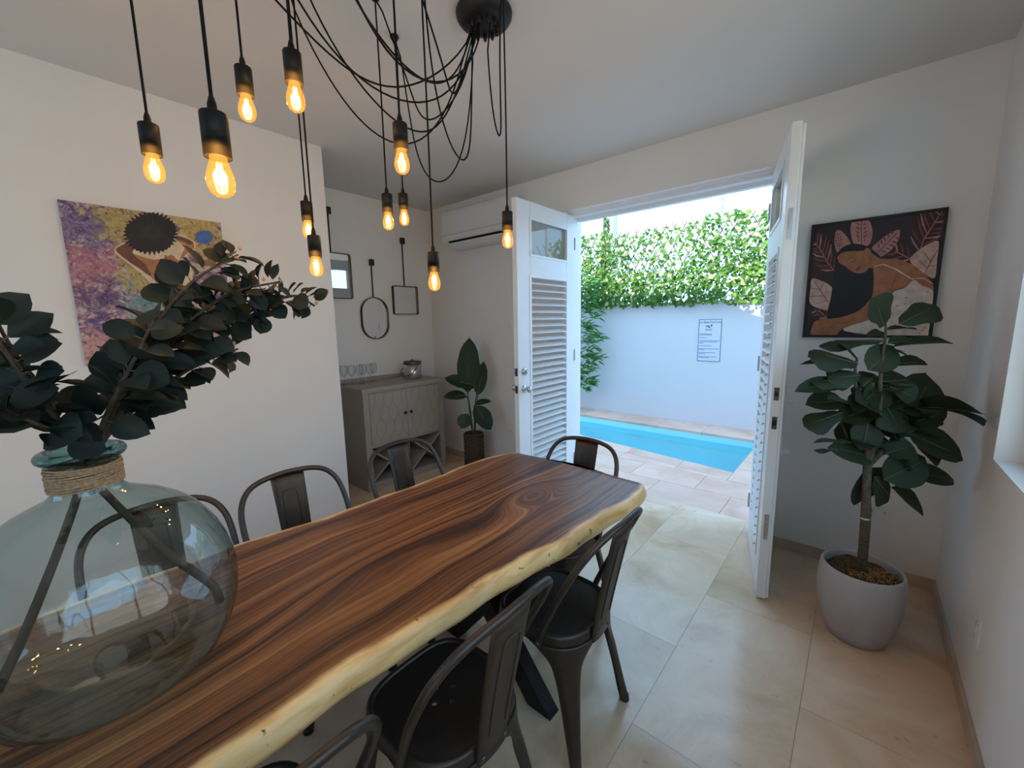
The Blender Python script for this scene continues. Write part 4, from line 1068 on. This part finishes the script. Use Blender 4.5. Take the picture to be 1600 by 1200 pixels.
for s, (ya, yb_) in ((1, (CY0 + 0.058, ym - 0.0015)), (-1, (ym + 0.0015, CY1 - 0.058))):
    d_ = MB().box(CX1 - 0.019, CX1 + 0.001, ya, yb_, ZS + 0.003, CZ - 0.053, 0.0015).build('cabinet_door', 'cabinet_paint', cb)
    d_.location = -Vector(cb.location)
    lat = MB(); z0_, z1_ = ZS + 0.012, CZ - 0.062; nw = 4
    for q in range(nw + 1):
        for sg_ in (1, -1):
            pts = []
            for e in range(33):
                z = z0_ + (z1_ - z0_) * e / 32; yc = ya + 0.012 + (yb_ - ya - 0.024) * q / nw
                y = yc + sg_ * (yb_ - ya) / nw * 0.5 * (0.5 - 0.5 * math.cos(2 * PI * (z - z0_) / 0.27)) * 1.0
                if ya + 0.004 < y < yb_ - 0.004: pts.append((CX1 + 0.001, y, z))
                elif len(pts) > 1: lat.tube(pts, 0.0022, 4); pts = []
                else: pts = []
            if len(pts) > 1: lat.tube(pts, 0.0022, 4)
    lat.build('lattice', 'cabinet_paint', d_)
    yk = yb_ - 0.032 if s > 0 else ya + 0.032
    kb = MB().lathe([(0.006, 0), (0.006, 0.010), (0.013, 0.014), (0.016, 0.020), (0.013, 0.027), (0, 0.029)], 14)
    kb.v = [(CX1 + p[2], yk + p[0], 0.665 + p[1]) for p in kb.v]; kb.build('knob', 'bronze', d_)
# bottle racks: two crosses with a divider
MB().box(CX0 + 0.012, CX1 - 0.006, ym - 0.009, ym + 0.009, 0.07, ZS - 0.02).build('divider', 'cabinet_paint', cb)
for ya, yb_ in ((CY0 + 0.03, ym - 0.009), (ym + 0.009, CY1 - 0.03)):
    za, zb2 = 0.07, ZS - 0.02; off = 0.008
    for (y1, z1, y2, z2) in ((ya + off, za, yb_ - off, zb2), (ya + off, zb2, yb_ - off, za)):
        dv = Vector((0, y2 - y1, z2 - z1)).normalized(); nn = Vector((0, -dv.z, dv.y)) * 0.0065
        MB().obox((CX0 + 0.015, y1, z1), (CX1 - 0.008, y1, z1), nn, (0, 0, 0)) if False else None
        mb = MB(); xs0, xs1 = CX0 + 0.014, CX1 - 0.008
        a_, b2 = Vector((0, y1, z1)), Vector((0, y2, z2))
        vs_ = [Vector((x, 0, 0)) + e + nn * s2 for x in (xs0, xs1) for e in (a_, b2) for s2 in (-1, 1)]
        mb.add(vs_, [(0, 1, 3, 2), (4, 6, 7, 5), (0, 4, 5, 1), (2, 3, 7, 6), (0, 2, 6, 4), (1, 5, 7, 3)]).build('rack_slat', 'cabinet_paint', cb)
for ch in cb.children: ch.location = -Vector(cb.location)
# stemware
gp = [(0.0, 0.0005), (0.032, 0.001), (0.030, 0.003), (0.008, 0.006), (0.0035, 0.014), (0.003, 0.070), (0.006, 0.078), (0.020, 0.088), (0.031, 0.105), (0.036, 0.128), (0.034, 0.152), (0.028, 0.182), (0.0275, 0.182)]
g_me = MB().lathe([p for p in gp if p[1] > 0.07], 22).mesh('bowl', 'clear_glass'); s_me = MB().lathe([p for p in gp if p[1] <= 0.079], 16).mesh('stem', 'clear_glass')
GL = [(-3.67, 1.895, 'wine glass at the left end of the row, beside the wall edge'), (-3.63, 1.950, 'second wine glass from the left wall edge on the cabinet'), (-3.58, 2.005, 'third wine glass from the left on the cabinet top'),
      (-3.64, 2.070, 'fourth wine glass from the left on the cabinet top'), (-3.60, 2.125, 'second wine glass from the right end of the row'), (-3.66, 2.195, 'wine glass at the right end of the row, nearest the bucket')]
for x, y, lab in GL:
    g = thing('wine_glass', lab, 'glass', (x, y, CZ), 0, 'wine glasses on the cabinet'); put('bowl', g_me, g); put('stem', s_me, g)
ib = thing('ice_bucket', 'brushed steel ice bucket with dark lid on the cabinet', 'bucket', (-3.50, 2.545, CZ))
MB().lathe([(0.0, 0.0), (0.082, 0.0), (0.085, 0.004), (0.088, 0.165), (0.0, 0.165)], 36).build('body', 'steel', ib)
MB().lathe([(0.091, 0.150), (0.092, 0.166), (0.088, 0.180), (0.05, 0.184), (0.014, 0.185), (0.012, 0.196), (0.0, 0.197)], 36).build('lid', 'dark_steel', ib)
MB().tube(catmull([(0.092, 0.0, 0.14), (0.100, -0.04, 0.10), (0.085, -0.085, 0.055), (0.0, -0.118, 0.035), (-0.06, -0.10, 0.08), (-0.092, 0.0, 0.14)], 5), 0.004, 6).build('handle', 'dark_steel', ib)

# ------------------------------------------------------------------ mirrors
def rrect(hw, hh, r, n=6):
    pts = []
    for cx_, cz_, a0 in ((hw - r, hh - r, 0), (-hw + r, hh - r, PI / 2), (-hw + r, -hh + r, PI), (hw - r, -hh + r, 1.5 * PI)):
        for k in range(n + 1): a = a0 + PI / 2 * k / n; pts.append((cx_ + r * math.cos(a), cz_ + r * math.sin(a)))
    return pts
def mirror(label, yc, zc, hw, hh, r, zblock):
    m_ = thing('wall_mirror', label, 'mirror', (XM, yc, zc), 0, 'strap-hung mirrors above the cabinet')
    out = rrect(hw, hh, r); inn = rrect(hw - 0.007, hh - 0.007, max(r - 0.007, 0.002)); k = len(out)
    fr = MB(); rows = [[Vector((x, p[0], p[1])) for p in src] for src, x in ((out, 0.001), (out, 0.032), (inn, 0.032), (inn, 0.010))]
    fr.grid(rows, False, True).build('frame', 'bronze', m_)
    MB().prism([(p[0], p[1]) for p in inn], (0.004, 0, 0), (0, 1, 0), (0, 0, 1), (1, 0, 0), 0.010).build('glass', 'mirror_glass', m_)
    MB().box(0.004, 0.010, -0.006, 0.006, hh, zblock - zc - 0.02).build('strap', 'bronze', m_)
    MB().box(0.0005, 0.034, -0.022, 0.022, zblock - zc - 0.030, zblock - zc + 0.030, 0.003).build('wall_block', 'bronze', m_)
mirror('tall rounded rectangular mirror partly hidden by the wall edge', 1.915, 1.950, 0.178, 0.207, 0.022, 2.52)
mirror('oval strap-hung mirror in the middle of the three', 2.318, 1.560, 0.150, 0.208, 0.146, 2.105)
mirror('small square strap-hung mirror nearest the corner', 2.695, 1.747, 0.156, 0.148, 0.016, 2.358)

# ------------------------------------------------------------------ air conditioner
ac = thing('air_conditioner', 'white wall-mounted split air conditioner above the corner plant', 'air conditioner', (-2.84, YB, 2.2))
ap = [(YB - 0.001, 2.585), (YB - 0.19, 2.585), (YB - 0.215, 2.572), (YB - 0.225, 2.54), (YB - 0.225, 2.345), (YB - 0.220, 2.318), (YB - 0.205, 2.300), (YB - 0.03, 2.235), (YB - 0.001, 2.235)]
MB().prism(ap, (-3.285, 0, 0), (0, 1, 0), (0, 0, 1), (1, 0, 0), 0.88).build('housing', 'ac_white', ac)
MB().prism([(YB - 0.198, 2.296), (YB - 0.205, 2.303), (YB - 0.09, 2.262), (YB - 0.09, 2.250)], (-3.22, 0, -0.004), (0, 1, 0), (0, 0, 1), (1, 0, 0), 0.75).build('air_slot', 'black_metal', ac)
MB().prism([(YB - 0.200, 2.285), (YB - 0.198, 2.292), (YB - 0.125, 2.258), (YB - 0.120, 2.236), (YB - 0.150, 2.246)], (-3.215, 0, -0.012), (0, 1, 0), (0, 0, 1), (1, 0, 0), 0.74).build('louver_flap', 'ac_white', ac)
MB().box(-3.283, -2.407, YB - 0.2262, YB - 0.2245, 2.352, 2.354).build('panel_seam', 'dark_steel', ac)
for ch in ac.children: ch.location = -Vector(ac.location)

# ------------------------------------------------------------------ plant in a basket
BX, BY = -2.93, 2.83
bp_ = thing('basket_plant', 'broad-leaved plant in a tall woven basket beside the cabinet', 'potted plant', (BX, BY, 0))
MB().lathe([(0.0, 0.004), (0.088, 0.004), (0.092, 0.40), (0.084, 0.40), (0.084, 0.36), (0.0, 0.36)], 24).build('basket', 'wicker', bp_)
for k in range(20):
    z = 0.014 + k * 0.0198; ph = k % 2
    MB().tube([((0.094 + 0.004 * (1 if (q + ph) % 2 else -1)) * math.cos(2 * PI * q / 28), (0.094 + 0.004 * (1 if (q + ph) % 2 else -1)) * math.sin(2 * PI * q / 28), z) for q in range(28)], 0.0075, 5, closed=True).build('weave_band', 'wicker', bp_)
bO = Vector((BX, BY, 0))
def bq(cx, cy, dd=0.0): return atd(480 + cx / 2.4, 280 + cy / 2.4, 3.98 + dd)
bm_ = leaf_mesh('leaf', 'banana_leaf', [(0, 0.06), (0.1, 0.6), (0.3, 0.95), (0.5, 1.0), (0.75, 0.78), (0.92, 0.4), (1, 0.0)], 1.0, 0.10, 0.10, 0.01, 8)
for (sx_, sy_, tx, ty, wd, dd, fc_, ux) in ((602, 800, 608, 592, .22, .02, .9, 0), (632, 780, 515, 742, .15, -.05, .6, 0), (598, 815, 511, 812, .14, -.06, .4, 0), (630, 850, 690, 940, .17, -.04, .75, 0), (600, 880, 578, 935, .14, -.08, .8, 0), (640, 810, 662, 682, .13, .06, .7, 0), (628, 845, 690, 830, .10, .0, .3, 0)):
    B, Tp = bq(sx_, sy_, dd * 0.5), bq(tx, ty, dd)
    root = Vector((BX + (sx_ - 610) * 0.0006, BY, 0.36))
    MB().tube([q - bO for q in catmull([root, root.lerp(B, 0.5) + Vector((0, 0, 0.04)), B, B.lerp(Tp, 0.5)], 4)], 0.006, 6).build('stem', 'twig_green', bp_)
    leaf_at(bm_, bp_, B, Tp, -FWD * fc_ + Vector((0.1, 0, 1.1 - fc_)), wd, origin=bO)

# ------------------------------------------------------------------ wall plates
def plate(name, label, cat, o, u, n, w_, h_, slots):
    t = thing(name, label, cat, o); o, u, n = Vector((0, 0, 0)), Vector(u), Vector(n); up = Vector((0, 0, 1))
    MB().prism([(-w_ / 2, -h_ / 2), (w_ / 2, -h_ / 2), (w_ / 2, h_ / 2), (-w_ / 2, h_ / 2)], o, u, up, n, 0.006).build('cover_plate', 'white_plastic', t)
    for a, b2, ww, hh in slots:
        MB().prism([(a - ww / 2, b2 - hh / 2), (a + ww / 2, b2 - hh / 2), (a + ww / 2, b2 + hh / 2), (a - ww / 2, b2 + hh / 2)], o + n * 0.005, u, up, n, 0.0025).build('socket_face', 'white_plastic', t)
        for c in (-0.006, 0.006):
            if h_ < 0.1 or w_ < 0.1: MB().prism([(a - 0.006, b2 + c - 0.0012), (a + 0.006, b2 + c - 0.0012), (a + 0.006, b2 + c + 0.0012), (a - 0.006, b2 + c + 0.0012)], o + n * 0.0074, u, up, n, 0.0006).build('slot', 'black_metal', t)
plate('wall_outlet', 'horizontal white double outlet behind the fig trunk', 'outlet', (0.150, YB, 0.385), (1, 0, 0), (0, -1, 0), 0.115, 0.072, [(-0.026, 0, 0.034, 0.03), (0.026, 0, 0.034, 0.03)])
plate('wall_outlet', 'upright white outlet low on the right wall', 'outlet', (XR, 2.124, 0.355), (0, 1, 0), (-1, 0, 0), 0.072, 0.115, [(0, 0.026, 0.03, 0.034), (0, -0.026, 0.03, 0.034)])
o1 = onplane(798, 678, 1, YB); plate('wall_outlet', 'small white outlet beside the open door leaf near the floor', 'outlet', o1, (1, 0, 0), (0, -1, 0), 0.072, 0.115, [(0, 0.026, 0.03, 0.034), (0, -0.026, 0.03, 0.034)])
o2 = onplane(793, 509, 1, YB); sw = thing('light_switch', 'white rocker switch on the wall beside the open door leaf', 'switch', o2)
MB().prism([(-0.036, -0.058), (0.036, -0.058), (0.036, 0.058), (-0.036, 0.058)], (0, 0, 0), (1, 0, 0), (0, 0, 1), (0, -1, 0), 0.006).build('cover_plate', 'white_plastic', sw)
MB().prism([(-0.016, -0.033), (0.016, -0.033), (0.016, 0.033), (-0.016, 0.033)], (0, -0.006, 0), (1, 0, 0), (0, 0, 1), (0, -1, 0), 0.004).build('rocker', 'white_plastic', sw)

# ------------------------------------------------------------------ framed portrait (plane y = const)
pr = thing('framed_print', 'dark framed print of a woman among leaves, behind the fig', 'picture', (0, YB, 1.38))
PX0, PX1, PZ0, PZ1 = -0.278, 0.270, 1.378, 2.020
yf = YB - 0.030
f_ = MB()
for a in ((PX0, PX1, PZ1 - 0.014, PZ1), (PX0, PX1, PZ0, PZ0 + 0.014), (PX0, PX0 + 0.014, PZ0 + 0.014, PZ1 - 0.014), (PX1 - 0.014, PX1, PZ0 + 0.014, PZ1 - 0.014)):
    f_.box(a[0], a[1], yf - 0.006, YB - 0.0005, a[2], a[3])
f_.build('frame', 'frame_black', pr)
MB().box(PX0 + 0.014, PX1 - 0.014, yf, YB - 0.002, PZ0 + 0.014, PZ1 - 0.014).build('print_ground', 'print_dark', pr)
# crop drawing coordinates -> plane; corrected so that the drawing's corners meet the frame's corners
def bilin(cx, cy, quad, rect):
    """invert the bilinear map of the four corners (tl, tr, br, bl)"""
    u, v = 0.5, 0.5; (tl, tr, br, bl) = [Vector((q[0], q[1], 0)) for q in quad]
    for _ in range(12):
        p = tl * (1 - u) * (1 - v) + tr * u * (1 - v) + br * u * v + bl * (1 - u) * v
        du = (tr - tl) * (1 - v) + (br - bl) * v; dv = (bl - tl) * (1 - u) + (br - tr) * u
        e = Vector((cx, cy, 0)) - p; det = du.x * dv.y - du.y * dv.x
        u += (e.x * dv.y - e.y * dv.x) / det; v += (du.x * e.y - du.y * e.x) / det
    return rect[0] + (rect[1] - rect[0]) * u, rect[3] + (rect[2] - rect[3]) * v
QP = ((152, 232), (1265, 78), (1115, 1138), (78, 1137)); RP = (PX0, PX1, PZ0, PZ1)
layer = [0]
def shape(name, mat, poly, parent=pr, smooth=1):
    layer[0] += 1
    pts = [bilin(x, y, QP, RP) for x, y in poly]
    pts = [(min(max(x, PX0 + 0.0145), PX1 - 0.0145), min(max(z, PZ0 + 0.0145), PZ1 - 0.0145)) for x, z in pts]
    y = yf - 0.0003 - layer[0] * 0.00008
    MB().prism(pts, (0, y, 0), (1, 0, 0), (0, 0, 1), (0, 1, 0), 0.0002).build(name, mat, parent)
def line(name, mat, pts, w_=5.0):
    P = [Vector((a, b2, 0)) for a, b2 in pts]; k = len(P); L_, R_ = [], []
    for i in range(k):
        t = (P[min(i + 1, k - 1)] - P[max(i - 1, 0)]).normalized(); nn = Vector((-t.y, t.x, 0)); ww = w_ * (1 - 0.6 * abs(2 * i / (k - 1) - 1) ** 3) if k > 2 else w_
        L_.append(P[i] + nn * ww / 2); R_.append(P[i] - nn * ww / 2)
    shape(name, mat, [(p.x, p.y) for p in L_ + R_[::-1]])
def rnd(poly, n=4):
    P = [Vector((a, b2, 0)) for a, b2 in poly]; k = len(P); out = []
    for i in range(k):
        a, b2, c, d = P[i - 1], P[i], P[(i + 1) % k], P[(i + 2) % k]
        for q in range(n):
            t = q / n; out.append(0.5 * ((2 * b2) + (c - a) * t + (2 * a - 5 * b2 + 4 * c - d) * t * t + (3 * b2 - a - 3 * c + d) * t ** 3))
    return [(p.x, p.y) for p in out]
def frond(stem, n, ln_, sgn=1):
    line('frond_stem', 'print_pink', stem, 9)
    P = [Vector((a, b2, 0)) for a, b2 in stem]
    for k in range(n):
        t = (k + 0.5) / n; f = t * (len(P) - 1); i = min(int(f), len(P) - 2); p = P[i].lerp(P[i + 1], f - i); tv = (P[i + 1] - P[i]).normalized()
        for s in (1, -1):
            nv = Vector((-tv.y, tv.x, 0)) * s; l2 = ln_ * (0.55 + 0.6 * math.sin(PI * (0.15 + 0.8 * t)))
            e = p + (tv * 0.75 + nv * 0.8).normalized() * l2; q = p.lerp(e, 0.5) + nv * l2 * 0.06
            line('frond_leaflet', 'print_frond' if (k + (s > 0)) % 3 else 'print_pink', [(p.x, p.y), (q.x, q.y), (e.x, e.y)], 17)
frond([(372, 600), (300, 520), (250, 440), (185, 365)], 7, 125)
frond([(1040, 450), (1080, 330), (1130, 250), (1215, 110)], 7, 145)
frond([(1000, 500), (930, 460), (860, 420)], 3, 90)
frond([(310, 985), (260, 935), (190, 905)], 4, 70)
def head_leaf(poly, a, b2):
    shape('painted_leaf', 'print_pink', rnd(poly)); line('leaf_vein', 'print_frond', [a, b2], 8)
    A, B = Vector((*a, 0)), Vector((*b2, 0)); tv = (B - A).normalized(); nv = Vector((-tv.y, tv.x, 0)); L_ = (B - A).length
    for k in range(5):
        p = A.lerp(B, 0.15 + 0.17 * k)
        for s in (1, -1):
            q = p + nv * s * L_ * 0.08 + tv * L_ * 0.02; e = p + nv * s * L_ * (0.27 - 0.03 * abs(k - 2)) + tv * L_ * 0.10
            line('leaf_marking', 'print_frond', [(q.x, q.y), ((q.x + e.x) / 2 + tv.x * 4, (q.y + e.y) / 2), (e.x, e.y)], L_ * 0.085)
head_leaf([(385, 440), (362, 350), (378, 272), (425, 272), (475, 320), (500, 375), (440, 410)], (410, 415), (390, 285))
head_leaf([(545, 385), (508, 300), (506, 225), (540, 182), (650, 178), (685, 255), (680, 330), (645, 385)], (597, 380), (595, 195))
head_leaf([(680, 410), (735, 350), (815, 292), (900, 257), (890, 340), (830, 420), (740, 472)], (725, 440), (880, 285))
shape('painted_monstera', 'print_cream', rnd([(975, 490), (1050, 410), (1120, 365), (1185, 350), (1170, 500), (1150, 640), (1085, 612), (1020, 560)]))
line('leaf_vein', 'print_frond', [(1075, 615), (1130, 500), (1180, 410)], 9)
for a, b2 in (((1100, 560), (1040, 500)), ((1125, 510), (1075, 430)), ((1110, 545), (1160, 540))): line('leaf_vein', 'print_frond', [a, b2], 5)
shape('painted_monstera', 'print_cream', rnd([(165, 655), (250, 672), (315, 700), (352, 745), (335, 860), (318, 910), (230, 895), (165, 870), (140, 830), (150, 730)]))
line('leaf_vein', 'print_frond', [(175, 665), (250, 760), (325, 865)], 9)
for a, b2 in (((230, 740), (150, 730)), ((270, 790), (150, 800)), ((300, 830), (200, 860)), ((240, 745), (268, 690)), ((280, 800), (300, 710))): line('leaf_vein', 'print_frond', [a, b2], 5)
shape('painted_hair', 'print_black', rnd([(362, 600), (372, 500), (400, 435), (450, 392), (540, 370), (640, 388), (720, 440), (745, 480), (705, 560), (692, 760), (620, 872), (520, 925), (310, 975), (338, 790)]))
shape('painted_body', 'print_skin', rnd([(640, 470), (648, 410), (690, 450), (760, 487), (880, 490), (980, 525), (1060, 590), (1125, 670), (1138, 745), (1075, 718), (1000, 655), (950, 712), (842, 750), (815, 840), (705, 965), (440, 1060), (375, 1120), (168, 1120), (178, 1030), (225, 990), (400, 972), (560, 918), (640, 845), (688, 765), (692, 570), (655, 560)], 3))
shape('painted_face', 'print_skin', rnd([(394, 470), (450, 436), (560, 428), (640, 428), (668, 480), (660, 555), (605, 604), (540, 600), (492, 578), (458, 550), (412, 528), (394, 498)]))
shape('painted_ear', 'print_skin', rnd([(618, 420), (648, 402), (676, 430), (662, 465), (632, 458)]))
shape('painted_dress', 'print_dress', rnd([(1002, 655), (1060, 705), (1138, 752), (1110, 950), (1096, 1118), (780, 1118), (560, 1100), (440, 1062), (700, 968), (818, 840), (845, 755), (940, 718)], 3))
line('dress_strap', 'print_dress', [(700, 550), (770, 530), (870, 572), (960, 630), (1010, 665)], 11)
line('dress_strap', 'print_dress', [(985, 645), (1070, 642), (1140, 690)], 9)
line('eyebrow', 'print_skin_line', [(474, 508), (500, 482), (532, 474)], 7)
line('closed_eye', 'print_skin_line', [(495, 515), (520, 514), (542, 500)], 7)
shape('lips', 'print_red', rnd([(545, 575), (565, 556), (588, 552), (580, 578), (556, 588)], 3))
line('jaw_line', 'print_skin_line', [(660, 555), (674, 500), (662, 462)], 4)
line('arm_line', 'print_skin_line', [(838, 750), (845, 680), (885, 605)], 5)
line('arm_line', 'print_skin_line', [(380, 1020), (470, 1005), (560, 965)], 5)
for k in range(4): line('finger_line', 'print_skin_line', [(240 + 35 * k, 1110), (270 + 32 * k, 1060), (310 + 25 * k, 1030)], 4)
rg = random.Random(5)
for k in range(26):
    x, y = rg.uniform(850, 1110), rg.uniform(740, 1100)
    if x < 1250 - y * 0.45 and y < 960 and x < 860: continue
    a = rg.uniform(0, PI); l_ = rg.uniform(9, 20)
    line('dress_fleck', 'print_frond' if k % 5 else 'print_red', [(x, y), (x + l_ * math.cos(a), y + l_ * math.sin(a) * 0.6)], 6)
at_world(pr)

# ------------------------------------------------------------------ floral canvas (plane x = const)
fc2 = thing('floral_canvas', 'colourful canvas painting of a woman with raised arms on the left wall', 'picture', (XP, 0.5, 1.32))
FY0, FY1, FZ0, FZ1 = 0.187, 0.838, 1.320, 2.108
xf_ = XP + 0.028
MB().box(XP + 0.001, xf_ - 0.001, FY0, FY1, FZ0, FZ1).build('stretcher', 'canvas_edge', fc2)
MB().box(xf_ - 0.001, xf_, FY0, FY1, FZ0, FZ1).build('canvas', 'floral_paint', fc2)
QF = ((5, 52), (1085, 208), (1160, 1290), (180, 1168)); RF = (FY0, FY1, FZ0, FZ1)
lay2 = [0]
def shp2(name, mat, poly):
    lay2[0] += 1
    pts = [bilin(x, y, QF, RF) for x, y in poly]
    MB().prism(pts, (xf_ + 0.0001 + lay2[0] * 0.00012, 0, 0), (0, 1, 0), (0, 0, 1), (1, 0, 0), 0.0002).build(name, mat, fc2)
shp2('painted_glow', 'paint_light', rnd([(325, 385), (395, 338), (470, 325), (750, 285), (860, 345), (872, 400), (800, 470), (850, 570), (800, 760), (600, 760), (570, 665), (480, 550), (390, 465)], 3))
shp2('painted_back', 'paint_skin', rnd([(440, 420), (560, 465), (640, 462), (700, 440), (745, 482), (800, 480), (825, 560), (770, 620), (760, 740), (620, 740), (595, 655), (560, 595), (490, 535), (400, 455)], 3))
shp2('painted_arm', 'paint_skin_dark', rnd([(470, 330), (400, 345), (337, 385), (385, 445), (470, 515), (560, 590), (520, 500), (440, 415), (470, 372)], 3))
shp2('painted_arm', 'paint_skin', rnd([(735, 300), (800, 318), (858, 352), (860, 398), (790, 452), (755, 480), (790, 405), (802, 372), (735, 335)], 3))
shp2('painted_arm', 'paint_skin_dark', rnd([(735, 300), (800, 318), (858, 352), (835, 372), (790, 345), (735, 325)], 3))
shp2('painted_spine', 'paint_skin_dark', [(652, 440), (664, 440), (662, 590), (655, 590)])
hp = []
for k in range(72):
    a = 2 * PI * k / 72; r = 1.0 + (0.10 if k % 2 else -0.05) + 0.05 * math.sin(k * 2.7); hp.append((566 + 172 * r * math.cos(a), 278 + 142 * r * math.sin(a)))
shp2('painted_hair', 'paint_hair', hp)
for k in range(26):
    a = 2 * PI * k / 26 + 0.1; r0, r1 = 0.12 + 0.1 * (k % 3), 0.55 + 0.12 * (k % 4); c_, s_ = math.cos(a), math.sin(a)
    p, q = (575 + 150 * r0 * c_, 270 + 125 * r0 * s_), (575 + 150 * r1 * c_, 270 + 125 * r1 * s_)
    shp2('hair_stroke', 'paint_hair_light', [(p[0] - 2.5 * s_, p[1] + 2.5 * c_), q, (p[0] + 2.5 * s_, p[1] - 2.5 * c_)])
bl_ = []
for k in range(28):
    a = 2 * PI * k / 28; r = 1 + (0.14 if k % 2 else -0.08); bl_.append((945 + 66 * r * math.cos(a), 318 + 50 * r * math.sin(a)))
shp2('painted_bloom', 'paint_blue', bl_)
at_world(fc2)
